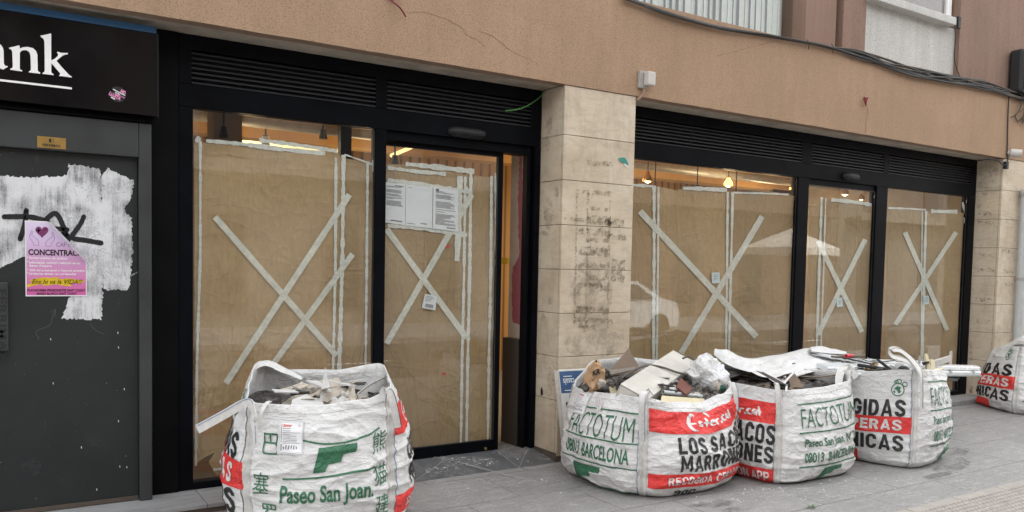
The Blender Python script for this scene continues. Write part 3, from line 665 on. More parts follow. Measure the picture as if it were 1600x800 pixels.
# ------------------------------------------------------------------ stone pillars
XP0, XP1 = 3.962, 4.736
def pillar(x0, x1, y0, y1, zs, label, split=None):
    t = empty('stone_pillar', ((x0+x1)/2, (y0+y1)/2, ZG), label, 'pillar', 'travertine clad pillars')
    c = MB(); c.box((x0+.012, y0+.012, ZG-.1), (x1-.012, y1, 3.10)); c.build('core', M['joint'], t)
    f = MB()
    for i in range(len(zs)-1):
        a, b_ = zs[i]+.0022, zs[i+1]-.0022; j = r.uniform(0, .002)
        f.box((x0+.004, y0+j, a), (x1-.002, y0+.03, b_))
        cuts = [y0+.032, y1] if not (split and i < split) else [y0+.032, (y0+y1)/2+.03, y1]
        for k in range(len(cuts)-1): f.box((x0+r.uniform(0, .002), cuts[k]+.002, a), (x0+.03, cuts[k+1]-.002, b_))
        f.box((x1-.03, y0+.032, a), (x1-.001, y1, b_))
    f.build('cladding_slab', M['stone'], t, bevel=.0025)
    return t
zj = [.07, .09, .46, .832, 1.201, 1.572, 1.945, 2.318, 2.692, 3.098]
pl = pillar(XP0, XP1, YB+.008, YF+.02, [ZG]+zj[2:3]+zj[3:], 'stone pillar between the open doorway and the right windows, scarred with glue marks', 1)
b = MB(); b.box((XP0-.004, YB+.004, ZG), (XP0+.3, YB+.0075, ZG+.05)); b.box((XP0-.004, YB+.008, ZG), (XP0-.0005, YF, ZG+.075)); b.build('base_strip', M['joint'], pl)
p2 = pillar(10.928, 11.75, YB+.008, YF+.02, [ZG, .47, .842, 1.21, 1.58, 1.95, 2.322, 2.695, 3.098], 'far stone pillar at the right end of the shop front behind the last sack')
r = random.Random(21)
ik = Ink()
for x0, y0, x1, y1 in ((902, 296, 955, 302), (920, 323, 950, 328), (918, 336, 955, 350), (905, 357, 952, 366), (917, 371, 950, 377), (906, 384, 950, 398), (903, 410, 947, 418), (915, 428, 952, 436), (905, 441, 945, 446), (900, 478, 950, 488), (903, 495, 958, 503), (896, 506, 930, 512), (918, 250, 957, 258), (882, 338, 912, 344), (940, 340, 975, 352), (950, 365, 978, 373), (955, 405, 977, 440)):
    ik.poly(ragged([(x0, y0), (x1, y0+(x1-x0)*.07), (x1, y1+(x1-x0)*.07), (x0, y1)], 1.3, 4, r))
for x in (901.5, 919, 953):
    ik.poly(ragged([(x-1.2, 300), (x+1.6, 300), (x-2, 512), (x-5, 512)], 1.0, 7, r))
ik.build('glue_mark', M['residue'], on_wall(YB+.0035), pl)
ik = Ink()
for x0, y0, x1, y1 in ((900, 478, 946, 486), (897, 482, 902, 510), (925, 388, 950, 394), (920, 440, 948, 450), (905, 355, 945, 361), (920, 375, 923, 402), (903, 505, 918, 510)):
    ik.poly(ragged([(x0, y0), (x1, y0+1), (x1, y1+1), (x0, y1)], 1.1, 4, r))
ik.build('dark_glue_mark', M['residue_dark'], on_wall(YB+.001), pl)
ik = Ink()
for cx, cy, rx, ry in ((930, 535, 52, 22), (905, 455, 12, 14), (935, 455, 16, 12), (925, 460, 34, 60)): ik.poly(ragged([(cx+rx*math.cos(a/10*2*math.pi), cy+ry*math.sin(a/10*2*math.pi)) for a in range(10)], 3, 9, r))
ik.build('grime', M['soot'], on_wall(YB+.006), pl)
on_side = lambda X: (lambda px, py: EYE+ray(px, py)*(X/ray(px, py).x))
ik = Ink()
for cx, cy, rx, ry in ((858, 195, 5, 16), (853, 225, 7, 14), (869, 300, 4, 9), (850, 365, 7, 4), (868, 365, 5, 5), (856, 420, 4, 6), (850, 500, 6, 10), (860, 470, 4, 7), (857, 330, 8, 30), (862, 600, 7, 40)): ik.poly(ragged([(cx+rx*math.cos(a/9*2*math.pi), cy+ry*math.sin(a/9*2*math.pi)) for a in range(9)], 1.0, 4, r))
ik.build('side_grime', M['soot'], on_side(XP0-.0015), pl)
ik = Ink(); ik.poly([(844.5, 610), (846, 604), (848, 610), (848, 617), (845, 618)]); ik.build('paint_drip', M['ink'], on_side(XP0-.003), pl)
ik = Ink(); ik.poly(ragged([(966, 247), (975, 246), (980, 251), (982, 259), (975, 255), (969, 252)], .7, 3, r), 0); ik.poly([(974, 256), (977, 256), (983, 262), (979, 261)], 1)
tag(ik.build('torn_sticker', [M['teal'], M['paper']], on_wall(YB+.003)), 'torn scrap of a green sticker on the pillar near the doorway', 'sticker')
ik = Ink()
for x0, y0, x1, y1 in ((1528, 330, 1550, 336), (1527, 345, 1553, 350), (1527, 395, 1550, 399), (1524, 418, 1556, 424), (1525, 465, 1548, 471), (1526, 500, 1545, 505), (1566, 390, 1582, 396), (1565, 420, 1583, 426), (1564, 440, 1582, 446)):
    ik.poly(ragged([(x0, y0), (x1, y0+1), (x1, y1+1), (x0, y1)], 1.2, 4, r))
ik.build('glue_mark', M['residue_dark'], lambda a, b_: on_side(10.928-.002)(a, b_) if a < 1562 else at(a, b_, YB+.004), p2)
ik = Ink()
for cx, cy, rx, ry in ((1540, 285, 12, 22), (1545, 265, 16, 10), (1530, 320, 5, 8)): ik.poly(ragged([(cx+rx*math.cos(a/9*2*math.pi), cy+ry*math.sin(a/9*2*math.pi)) for a in range(9)], 1.5, 6, r))
ik.build('soot', M['soot'], on_side(10.928-.0035), p2)
ik = Ink()
for cx, cy, rx, ry in ((1517, 556, 3, 9), (1517, 608, 4, 7), (1530, 610, 6, 4), (1518, 540, 2, 5)): ik.poly(ragged([(cx+rx*math.cos(a/9*2*math.pi), cy+ry*math.sin(a/9*2*math.pi)) for a in range(9)], .8, 3, r))
ik.build('rust_mark', M['rust'], on_side(10.928-.0035), p2)
xd_ = at(1597, 400, YB-.06).x
dp = empty('downpipe', (xd_, YB-.06, ZG), 'pale grey downpipe in front of the far pillar at the right edge', 'pipe')
one('tube', [(xd_, YB-.06, ZG), (xd_, YB-.06, 2.72)], .055, 20).build('pipe', M['pvc'], dp, smooth=40)
for z in (2.66, 1.55): one('tube', [(xd_, YB-.06, z-.02), (xd_, YB-.06, z+.02)], .066, 20).build('clamp', M['grey_plastic'], dp, smooth=40)
b = MB(); b.box((11.76, YF-.12, ZG), (15, YF+.02, 3.1)); b.box((11.76, YF-.13, .9), (15, YF-.121, 1.0), 1)
tag(b.build('dark_shutter', [M['black'], M['door_frame']]), 'dark shop shutter beyond the far pillar at the right edge', 'shutter')

# ------------------------------------------------------------------ shop fronts
YG = YF+.03; YP = YF+.052; YT = YF+.046    # glass, paper, tape
def louvre(t, x0, x1, z0=2.775, z1=3.003):
    v = MB(); v.box((x0, YF+.05, z0), (x1, YF+.06, z1)); v.build('louvre_back', M['void'], t)
    n = 7; h = (z1-z0)/n; m = MB()
    for i in range(n):
        z = z0+i*h+.006
        m.add([(x0, YF+.005, z), (x1, YF+.005, z), (x1, YF+.04, z+h*.62), (x0, YF+.04, z+h*.62), (x0, YF+.005, z+.004), (x1, YF+.005, z+.004), (x1, YF+.04, z+h*.62+.004), (x0, YF+.04, z+h*.62+.004)],
              [(0, 1, 2, 3), (7, 6, 5, 4), (0, 4, 5, 1), (2, 6, 7, 3)])
    for i in range(n): m.box((x0, YF+.001, z0+i*h+.004), (x1, YF+.0048, z0+i*h+h*.46))
    m.build('louvre', M['louvre'], t)
def pane(t, x0, x1, z0, z1, y=None):
    y = YG if y is None else y
    o = one('box', (x0, y, z0), (x1, y+.008, z1)).build('pane', M['glass'], t)
    e = MB(); w = .005
    for a, b_ in (((x0, y-.006, z0), (x0+w, y-.001, z1)), ((x1-w, y-.006, z0), (x1, y-.001, z1)), ((x0, y-.006, z0), (x1, y-.001, z0+w)), ((x0, y-.006, z1-w), (x1, y-.001, z1))): e.box(a, b_)
    e.build('pane_gasket', M['door_frame'], t); return o
def frame(t, name, rects, y0=YF, y1=None, mat='black'):
    b = MB()
    for x0, z0, x1, z1 in rects: b.box((x0, y0, z0), (x1, (YF+.10) if y1 is None else y1, z1))
    return b.build(name, M[mat], t, bevel=.003)
# left unit
sf = empty('storefront', (2.5, YF, 0), 'black metal shop front left of the stone pillar with louvres and a doorway', 'shop front', 'black shop fronts')
frame(sf, 'head_panel', [(1.02, 2.62, 3.956, 2.775), (1.02, 3.003, 3.956, 3.102), (1.02, 2.776, 1.106, 3.002), (2.43, 2.776, 2.525, 3.002), (3.846, 2.776, 3.956, 3.002)])
frame(sf, 'post', [(1.02, .0, 1.112, 2.618)]); frame(sf, 'post', [(2.437, .0, 2.523, 2.618)])
frame(sf, 'jamb', [(3.905, 0.0, 3.958, 2.618)]); frame(sf, 'jamb', [(3.84, 0, 3.875, 2.6)], YF+.03); frame(sf, 'jamb', [(3.876, 0, 3.904, 2.6)], YF+.06)
frame(sf, 'base_rail', [(1.113, 0, 2.436, .048)]); frame(sf, 'door_track', [(2.524, 2.548, 3.839, 2.6195)], YF+.035, YF+.16)
louvre(sf, 1.106, 2.43); louvre(sf, 2.525, 3.846)
pane(sf, 1.113, 2.436, .05, 2.618)
# automatic sliding door, half open
YD = YF+.075; YDG = YD+.012
sdr = empty('sliding_door', (3.1, YD, 0), 'black framed glass sliding door half open, papered inside', 'door')
frame(sdr, 'stile', [(3.582, .003, 3.628, 2.545)], YD, YD+.045); frame(sdr, 'stile', [(2.46, .003, 2.51, 2.545)], YF+.105, YD+.07)
frame(sdr, 'bottom_rail', [(2.524, .003, 3.5815, .093)], YD+.001, YD+.046); frame(sdr, 'top_rail', [(2.524, 2.515, 3.5815, 2.545)], YD+.001, YD+.046)
pane(sdr, 2.512, 3.5815, .094, 2.514, YDG)
p = at(758, 706, YD); one('tube', [(p.x, YD-.012, p.z+.03), (p.x, YD+.002, p.z+.03)], .012, 12).build('lock_cylinder', M['brass'], sdr, smooth=40)
# motion sensor above the door
def sensor(px0, px1, py, hz, label):
    a = at(px0, py, YF); b_ = at(px1, py, YF); L = b_.x-a.x; z = (a.z+b_.z)/2; xm = (a.x+b_.x)/2
    t = empty('motion_sensor', (xm, YF, z), label, 'door sensor', 'door sensors')
    m = MB(); n = 10; prof = []
    for k in range(n+1):
        an = -math.pi/2+math.pi*k/n; prof.append((.07*math.cos(an), hz*math.sin(an)))
    xs = [(0, .25), (.02, .75), (.06, 1), (L-.06, 1), (L-.02, .75), (L, .25)]
    vs = [(a.x+x, YF-q[0]*s_, z+q[1]*s_) for x, s_ in xs for q in prof]; k1 = n+1
    m.add(vs, [(i*k1+j, i*k1+j+1, (i+1)*k1+j+1, (i+1)*k1+j) for i in range(5) for j in range(n)]+[tuple(range(k1)), tuple(5*k1+j for j in range(k1))])
    m.build('housing', M['rubber'], t, smooth=50)
    ln = MB(); ln.box((xm-L*.2, YF-.064, z-hz*.62), (xm+L*.35, YF-.045, z-hz*.32)); ln.build('lens', M['sign_black'], t, bevel=.004)
sensor(699, 758, 208, .042, 'long black capsule door sensor above the half open sliding door'); 
# right unit
sr = empty('storefront', (8, YF, 0), 'black metal shop front right of the stone pillar with three papered windows', 'shop front', 'black shop fronts')
xA = X5(1247.5, 300, YF); xB0 = X5(1264, 300, YF); xB1 = X5(1369, 330, YF); xC0 = X5(1386, 330, YF); xC1 = X5(1513, 330, YF); xE = 10.918
l1 = X5(1252.5, 240, YF); l2 = X5(1269.5, 240, YF); l3 = X5(1382, 250, YF); l4 = X5(1389, 250, YF); l5 = X5(1518.5, 260, YF)
frame(sr, 'head_panel', [(4.742, 2.62, xE, 2.775), (4.742, 3.003, xE, 3.102), (4.742, 2.776, 4.80, 3.002), (l1, 2.776, l2, 3.002), (l3, 2.776, l4, 3.002), (l5, 2.776, xE, 3.002)])
louvre(sr, 4.80, l1); louvre(sr, l2, l3); louvre(sr, l4, l5)
frame(sr, 'post', [(4.742, 0, 4.80, 2.618)]); frame(sr, 'post', [(xA, 0, xB0, 2.618)]); frame(sr, 'post', [(xB1, 0, xC0, 2.618)]); frame(sr, 'post', [(xC1, 0, xE, 2.618)])
frame(sr, 'base_rail', [(4.801, 0, xA-.001, .05)]); frame(sr, 'base_rail', [(xB0+.001, 0, xB1-.001, .05)]); frame(sr, 'base_rail', [(xC0+.001, 0, xC1-.001, .05)])
zB = at(1320, 294, YF+.03).z
frame(sr, 'door_track', [(xB0+.001, zB, xB1-.001, 2.6195)], YF+.025, YF+.1)
pane(sr, 4.801, xA-.001, .051, 2.618); pane(sr, xB0+.001, xB1-.001, .051, zB-.002); pane(sr, xC0+.001, xC1-.001, .051, 2.618)
sensor(1316, 1339, 276, .05, 'short black door sensor above the middle window of the right shop front')
g = MB(); g.box((4.74, 5.53, ZG), (10.92, YF+.09, -.001)); struct(g.build('right_sill', M['sill'], bevel=.004))
# green cable hanging at the doorway corner
gc = MB(); gc.tube(smooth_line([at(852, 140, YF-.02), at(843, 152, YF-.06), at(826, 164, YF-.09), at(808, 171, YF-.09), at(789, 173, YF-.06)], 6), .0065, 8)
tag(gc.build('green_cable', M['cable_green'], smooth=True), 'short green cable end dangling from the soffit beside the pillar', 'cable')
# black cladding between door and shop front
cl = empty('cladding_panel', (.95, YF, 0), 'black metal cladding strip between the steel door and the shop front', 'cladding')
b = MB(); b.box((.84, YF-.014, .0), (1.017, YF+.1, 3.101)); b.build('wide_panel', M['black_clad'], cl, bevel=.002)

# ------------------------------------------------------------------ kraft paper coverings with tape
def half(poly, a, b, side):
    """the part of a polygon on one side of the line a-b"""
    out = []; d = lambda p: ((b[0]-a[0])*(p[1]-a[1])-(b[1]-a[1])*(p[0]-a[0]))*side
    for i, p in enumerate(poly):
        q = poly[(i+1) % len(poly)]; dp, dq = d(p), d(q)
        if dp >= 0: out.append(p)
        if (dp >= 0) != (dq >= 0): t = dp/(dp-dq); out.append((p[0]+(q[0]-p[0])*t, p[1]+(q[1]-p[1])*t))
    return out
def paper_cover(label, outline, tapes, olds, yp, seed, cuts=()):
    """outline in photo pixels on the paper plane; tapes straight, olds crinkled"""
    r = random.Random(seed)
    t = empty('paper_covering', at(*outline[0], yp), label, 'window paper', 'brown paper coverings inside the shop windows')
    def f(px, py):
        p = at(px, py, yp); w = noise.noise((p.x*2.2, p.z*1.1, seed))*.005+noise.noise((p.x*6, p.z*2.5, seed+9))*.003+abs(noise.noise((p.x*3+p.z*2, p.z*3-p.x, seed+4)))*.004
        return Vector((p.x, p.y+.004+w, p.z))
    pieces = [outline]
    for (xt, xb) in cuts:
        last = pieces.pop(); a, b_ = (xt, 200), (xb, 700); pieces += [half(last, a, b_, 1), half(last, (a[0]-2.5, 200), (b_[0]-2.5, 700), -1)]
    for i, pc in enumerate(pieces):
        if len(pc) < 3: continue
        ik = Ink(); ik.poly(ragged(pc, .35, 14, r)); dz = .0011*(i % 2)
        ik.build('paper_sheet', M[('kraft', 'kraft_pale', 'kraft_deep')[(i+seed) % 3]], lambda px, py, dz=dz, i=i: f(px, py)+Vector((0, dz+.0035*noise.noise((px*.012, py*.006, i*3.3+seed)), 0)), t, cut=(6, 6))
    for a, b_, wd in tapes:
        ik = Ink(); n = max(4, int(math.hypot(b_[0]-a[0], b_[1]-a[1])/9)); pts = [(a[0]+(b_[0]-a[0])*i/n, a[1]+(b_[1]-a[1])*i/n) for i in range(n+1)]
        ik.stroke(pts, [wd*r.uniform(.96, 1.04) for _ in pts]); ik.build('tape_strip', M['tape'], on_wall(yp-.0045-r.uniform(0, .001)), t)
    for pts, wd in olds:
        q = []
        for i in range(len(pts)-1):
            k = max(2, int(math.hypot(pts[i+1][0]-pts[i][0], pts[i+1][1]-pts[i][1])/6))
            q += [(pts[i][0]+(pts[i+1][0]-pts[i][0])*j/k, pts[i][1]+(pts[i+1][1]-pts[i][1])*j/k) for j in range(k)]
        q.append(pts[-1]); ik = Ink(); ik.stroke(q, [wd*r.uniform(.6, 1.25) for _ in q]); ik.build('crinkled_tape', M['tape_old'], on_wall(yp-.0025-r.uniform(0, .0012)), t)
    return t
paper_cover('brown paper covering the wide left window, two tape crosses and a torn bottom corner',
    [(303.5, 222), (340, 224), (420, 228), (470, 233), (528, 238), (533, 246), (560, 251), (586.5, 256), (586, 590), (585, 715), (470, 729), (338, 742), (326, 722), (336, 707), (318, 716), (305, 726)],
    [((336, 339), (526, 556), 9.5), ((546, 304), (353, 599), 9.5), ((551, 397), (429, 566), 9)],
    [([(313, 220), (313, 400), (308, 560), (306, 728)], 4.5), ([(525, 246), (524, 420), (520, 590), (518, 720)], 4.5), ([(537, 242), (535, 400), (530, 580), (527, 720)], 6.5), ([(574.5, 252), (573, 420), (571, 590), (569, 712)], 4), ([(583, 250), (583, 268)], 4.5), ([(306, 222), (312, 214)], 7),
     ([(322, 220), (380, 225), (440, 233), (508, 240)], 6.5), ([(405, 219), (460, 226), (527, 236)], 7), ([(538, 241), (585, 258)], 2.5), ([(333, 734), (360, 731), (440, 724)], 4)], YP, 1, ((540, 522),))
paper_cover('brown paper covering the half open sliding door, one tape cross under white notices',
    [(600, 256), (640, 258), (700, 264), (722, 272), (740, 274), (776, 278), (775, 480), (772, 690), (700, 697), (600, 708)],
    [((604, 358), (729, 528), 9), ((737, 304), (604, 537), 9)],
    [([(727, 276), (725, 430), (722, 560), (720, 693)], 4.5), ([(736, 268), (734, 420), (731, 560), (729, 690)], 5), ([(768, 275), (767, 420), (764, 560), (762, 690)], 4.5), ([(774, 270), (775, 420)], 3), ([(606, 262), (650, 268), (697, 272)], 6), ([(634, 256), (690, 262), (741, 268)], 8), ([(719, 275), (717, 340), (714, 408)], 9), ([(727, 292), (737, 306)], 7), ([(606, 281), (670, 290), (722, 298), (738, 302)], 7), ([(606, 352), (670, 358), (730, 367)], 7)], YDG+.022, 2, ((738, 724),))
paper_cover('brown paper on the widest right window, large tape cross with note at its centre',
    [(960, 292), (1003, 287), (1018, 290), (1045, 294), (1058, 298), (1075, 292), (1136, 298), (1148, 300), (1195, 303), (1246, 306), (1244, 420), (1241, 545), (1232, 600), (960, 640)],
    [((1000, 330), (1182, 526), 9.5), ((1191, 338), (1064, 552), 9)],
    [([(1022, 290), (1022, 400), (1021, 590)], 5), ([(1029, 292), (1028, 420), (1026, 590)], 3.5), ([(1137, 300), (1136, 420), (1134, 590)], 3.5), ([(1145, 300), (1142, 430), (1138, 590)], 4), ([(1243, 306), (1241, 420), (1238, 560)], 3.5), ([(985, 289), (1020, 291)], 5), ([(1067, 294), (1100, 295), (1136, 297)], 6), ([(1145, 301), (1190, 302), (1232, 304)], 3)], YP, 3, ((1028, 1024), (1142, 1134)))
paper_cover('brown paper covering the narrow middle window of the right shop front, thin tape cross',
    [(1264, 322), (1282, 318), (1284, 310), (1330, 315), (1367, 322), (1364, 440), (1358, 600), (1262, 610)],
    [((1278, 376), (1347, 519), 7.5), ((1352, 374), (1278, 523), 7.5)],
    [([(1284, 308), (1280, 420), (1274, 600)], 4), ([(1290, 310), (1287, 420), (1281, 600)], 2.5), ([(1366, 318), (1362, 440), (1357, 590)], 3.5), ([(1299, 312), (1330, 315), (1362, 320)], 6)], YP, 4, ((1289, 1270),))
paper_cover('brown paper covering the rightmost window by the far pillar, tape cross, paler right half',
    [(1386, 324), (1440, 326), (1449, 330), (1490, 330), (1512, 334), (1511, 450), (1507, 590), (1384, 600)],
    [((1414, 363), (1480, 516), 7), ((1494, 363), (1399, 507), 7)],
    [([(1447, 330), (1444, 440), (1440, 590)], 4), ([(1441, 330), (1439, 590)], 2), ([(1511, 334), (1508, 450), (1504, 590)], 3.5), ([(1388, 325), (1420, 326), (1447, 328)], 3.5), ([(1455, 330), (1496, 331)], 6), ([(1504, 316), (1509, 336)], 4)], YP, 5, ((1450, 1434),))
# notices on the papers
def notice(name, q, yp, label, cat='notice', mat='paper', lines=None, group=None, bars=()):
    t = empty(name, at(*q[3], yp), label, cat, group)
    d = Vector((0, -.0015, 0)); pts = [at(*c, yp) for c in q]
    one('prism', pts, d).build('sheet', M[mat], t)
    if lines or bars:
        ik = Ink(); rr = random.Random(len(label))
        for l in lines or []:
            u0, u1, v, h = l; ik.rect(u0, v, u1, v+h)
        for u0, v0, u1, v1 in bars: ik.rect(u0, v0, u1, v1)
        def f(u, v):
            return (pts[3]*(1-u)*(1-v)+pts[2]*u*(1-v)+pts[1]*u*v+pts[0]*(1-u)*v)+Vector((0, -.0035, 0))
        ik.build('print', M['print_grey'], f, t)
    return t
def doc_lines(rr, n, dense):
    out = []; v = .90
    for i in range(n):
        if rr.random() < dense: out.append((.1, .1+rr.choice((.75, .8, .6, .35, .7)), v, .012))
        v -= .027
    return out
rr = random.Random(11); yN = YDG+.022-.008
notice('notice', [(600, 284), (633.5, 288), (633, 352), (600, 347)], yN, 'white printed notice at the left end of the three on the sliding door', lines=doc_lines(rr, 18, .75), group='white notices on the sliding door', bars=[(.3, .06, .85, .09), (.5, .93, .9, .95)])
notice('notice', [(634, 288), (676, 293), (675, 357), (633.5, 352)], yN, 'nearly blank white notice in the middle of the three on the sliding door', lines=[(.1, .2, .93, .012), (.55, .8, .08, .02)], group='white notices on the sliding door', bars=[(.05, .05, .35, .065)])
notice('notice', [(677, 292), (716, 297), (715, 362), (676, 357)], yN-.002, 'white printed notice at the right end of the three, next to the vertical tape', lines=doc_lines(rr, 30, .8), group='white notices on the sliding door', bars=[(.1, .90, .22, .97), (.55, .05, .9, .075)])
notice('label_card', [(664, 459), (683, 463), (680, 485), (659, 481)], yN, 'small white barcode card hanging on the sliding door tape cross', 'card', lines=[(.1, .7, .85, .03), (.1, .8, .75, .03), (.1, .6, .65, .03), (.1, .5, .55, .03)], bars=[(.2+.07*k, .1, .24+.07*k, .35) for k in range(9)])
for q, yp, lb in (([(1112, 426), (1124, 425.5), (1125, 442), (1112.5, 443)], YP-.008, 'small handwritten note on the crossing tapes of the widest right window'), ([(1307, 466), (1316, 465), (1317, 479), (1307.5, 480)], YP-.008, 'small blue note on the tape cross of the narrow middle window'), ([(1444, 462), (1451, 462), (1451.5, 475), (1444, 476)], YP-.008, 'small pale note on the tape cross of the rightmost window')):
    notice('note', q, yp, lb, 'note', 'blue_note', lines=[(.2, .8, .75, .04), (.2, .7, .6, .04), (.2, .75, .45, .04), (.2, .6, .3, .04)], group='small notes on the window tape')
notice('hang_tag', [(1506, 340), (1510, 340), (1510, 349), (1506, 349)], YP-.008, 'tiny white tag at the upper right of the rightmost window', 'tag', bars=[(.2, .2, .8, .8)])
for px, py, lb in ((700, 385, 'round red sticker dot under the notices on the sliding door'), (694, 584, 'red sticker dot low on the sliding door paper')):
    p = at(px, py, yN); one('tube', [(p.x, p.y-.0015, p.z), (p.x, p.y, p.z)], .013, 14).build('sticker_dot', M['red'], None, origin=p)
    tag([o for o in bpy.data.objects if o.name.startswith('sticker_dot')][-1], lb, 'sticker', 'red sticker dots on the door paper')

# ================================================================== STEEL DOOR AND BANK SIGN (left)
YS = 5.65; YDF = 5.72; YDP = 5.768
bd = empty('security_door', (.1, YDF, 0), 'dark grey steel security door with white paint patches and graffiti', 'door')
b = MB(); zt = at(120, 206, YDF).z; zi = at(120, 232, YDF).z; xi = at(218, 500, YDF).x
zt = 2.46; zi = at(217, 246, YDF).z
b.box((xi, YDF, .0), (.836, YDF+.12, zt)); b.box((-1.9, YDF, zi), (xi-.001, YDF+.12, zt)); b.box((-2.0, YDF, 0), (-1.901, YDF+.12, zt))
b.build('door_frame', M['door_frame'], bd, bevel=.006)
one('box', (-1.899, YDP, .004), (xi-.004, YDP+.05, zi-.002)).build('door_leaf', M['steel_door'], bd)
b = MB(); b.box((-1.899, YDP-.012, .005), (xi-.0045, YDP-.0005, .03)); b.build('bottom_seal', M['joint'], bd)
def W(Y): return on_wall(Y)
p0 = at(-60, 440, YDP); p1 = at(13.5, 548, YDP)
hb = MB(); hb.box((p0.x, YDP-.03, p1.z), (p1.x, YDP-.001, at(10, 441, YDP).z)); hp = hb.build('pull_plate', M['door_frame'], bd, bevel=.006)
ik = Ink(); zc = [(u) for u in range(2)]
xm = at(4, 500, YDP-.031).x; z0_ = at(4, 540, YDP).z; z1_ = at(4, 452, YDP).z
ik.text('FERRIMAX', z0_, -.022, z1_+.1, .022, 0, .01); ik.build('raised_lettering', M['steel_door'], lambda a, b_: Vector((xm-b_*-1*0+(-.0)+b_, YDP-.0315, z1_+z0_-a+.0)), hp)
q0 = at(58, 215, YDF); q1 = at(103, 231, YDF)
pb = MB(); pb.box((q0.x, YDF-.003, (q0.z+q1.z)/2-.034), (q1.x, YDF-.0005, (q0.z+q1.z)/2+.034)); mp = pb.build('maker_plate', M['brass'], bd)
zc = (q0.z+q1.z)/2; ik = Ink(); ik.text('FERRIMAX', q0.x+.028, zc-.024, q1.x-.028, zc-.009, 0, .02); xc_ = (q0.x+q1.x)/2
ik.rect(xc_-.014, zc+.001, xc_-.002, zc+.024); ik.rect(xc_+.008, zc+.001, xc_+.010, zc+.024); ik.build('plate_print', M['ink'], lambda a, b_: Vector((a, YDF-.0045, b_)), mp)
r = random.Random(8); cv = lambda pts: [(x/2.9625, y/2.9625+230) for x, y in pts]
yk = YDP-.0012
for i, pts in enumerate(([(-80, 125), (0, 130), (150, 140), (165, 170), (165, 300), (160, 420), (120, 500), (60, 530), (0, 555), (-80, 560)], [(152, 140), (300, 130), (318, 118), (312, 300), (300, 430), (150, 445)], [(318, 78), (400, 88), (465, 103), (470, 200), (472, 480), (330, 485), (300, 430), (306, 200)], [(470, 130), (500, 97), (622, 160), (606, 230), (578, 290), (608, 330), (614, 480), (602, 640), (588, 660), (480, 660), (466, 480)], [(300, 470), (485, 470), (478, 620), (470, 797), (288, 795), (322, 690)], [(100, 300), (480, 300), (485, 500), (300, 520), (130, 480)])):
    ik = Ink(); ik.poly(ragged(cv(pts), 1.9, 2.2, r)); ik.build('paint_patch', M[('roller', 'roller', 'roller_slant', 'roller', 'roller', 'roller_side')[i]], W(yk-.0004*i), bd)
ik = Ink()
for k in range(70):
    x = r.uniform(300, 590); y = r.uniform(120, 640); a = r.uniform(-.6, .6)+math.pi/2*(r.random() < .5); L = r.uniform(15, 75)
    ik.stroke(cv([(x, y), (x+math.cos(a)*L*.5, y+math.sin(a)*L*.5+r.uniform(-6, 6)), (x+math.cos(a)*L, y+math.sin(a)*L)]), r.uniform(.6, 2.6))
for pts in ([(415, 310), (455, 325), (420, 350), (450, 380)], [(420, 420), (465, 400), (420, 385), (470, 440)], [(440, 480), (490, 470), (430, 520), (500, 510)], [(485, 570), (520, 590), (545, 620), (500, 635), (485, 600)], [(370, 170), (400, 200), (430, 150), (420, 210)]): ik.stroke(cv([tuple(p) for p in smooth_line(pts, 5)]), 1.6)
ik.build('paint_stroke', M['smudge'], W(yk-.0028), bd)
ik = Ink()
for pts, w in (([(20, 322), (75, 321), (130, 322), (175, 330), (218, 345)], 5.6), ([(121, 294), (118, 340), (108, 380), (94, 424)], 5.8), ([(200, 352), (222, 326), (252, 306), (272, 322), (290, 360), (303, 398), (310, 420)], 5.6), ([(238, 376), (270, 378), (312, 382)], 5), ([(388, 322), (372, 356), (348, 390), (333, 412), (345, 424), (395, 431), (468, 444)], 5.4), ([(288, 408), (310, 412), (314, 426)], 7)):
    w *= 1.45; q = cv([tuple(p) for p in smooth_line(pts, 6)]); ik.stroke(q, [w*r.uniform(.92, 1.06) for _ in q])
    for e in (q[0], q[-1]): ik.disc(e[0], e[1], w/2, w/2, 0, 10)
ik.build('graffiti', M['spray'], W(yk-.0036), bd)
ik = Ink()
for cx, cy, rx, ry in ((48, 728, 17, 17), (127, 652, 7, 7), (148, 690, 14, 10)): ik.poly(ragged([(cx+rx*math.cos(a/10*2*math.pi), cy+ry*math.sin(a/10*2*math.pi)) for a in range(10)], 1.5, 5, r))
ik.build('scuff', M['scuff'], W(yk), bd)
ik = Ink()
for px, py in ((184, 520), (185, 543), (194, 608), (185, 658), (187, 729), (198, 730), (83, 599), (127, 699), (79, 530), (151, 765)): ik.stroke([(px, py-1.6), (px+.4, py+1.6)], 1.0)
ik.build('paint_fleck', M['sign_white'], W(yk), bd)
ik = Ink(); ik.stroke([tuple(p) for p in smooth_line([(62, 529), (56, 520), (64, 514), (78, 508), (82, 495), (86, 484)], 5)], .8); ik.stroke([(79, 488), (87, 483), (86, 495)], .8); ik.stroke([tuple(p) for p in smooth_line([(141, 505), (148, 515), (163, 522)], 4)], .7)
ik.build('scratch', M['scratch'], W(yk), bd)
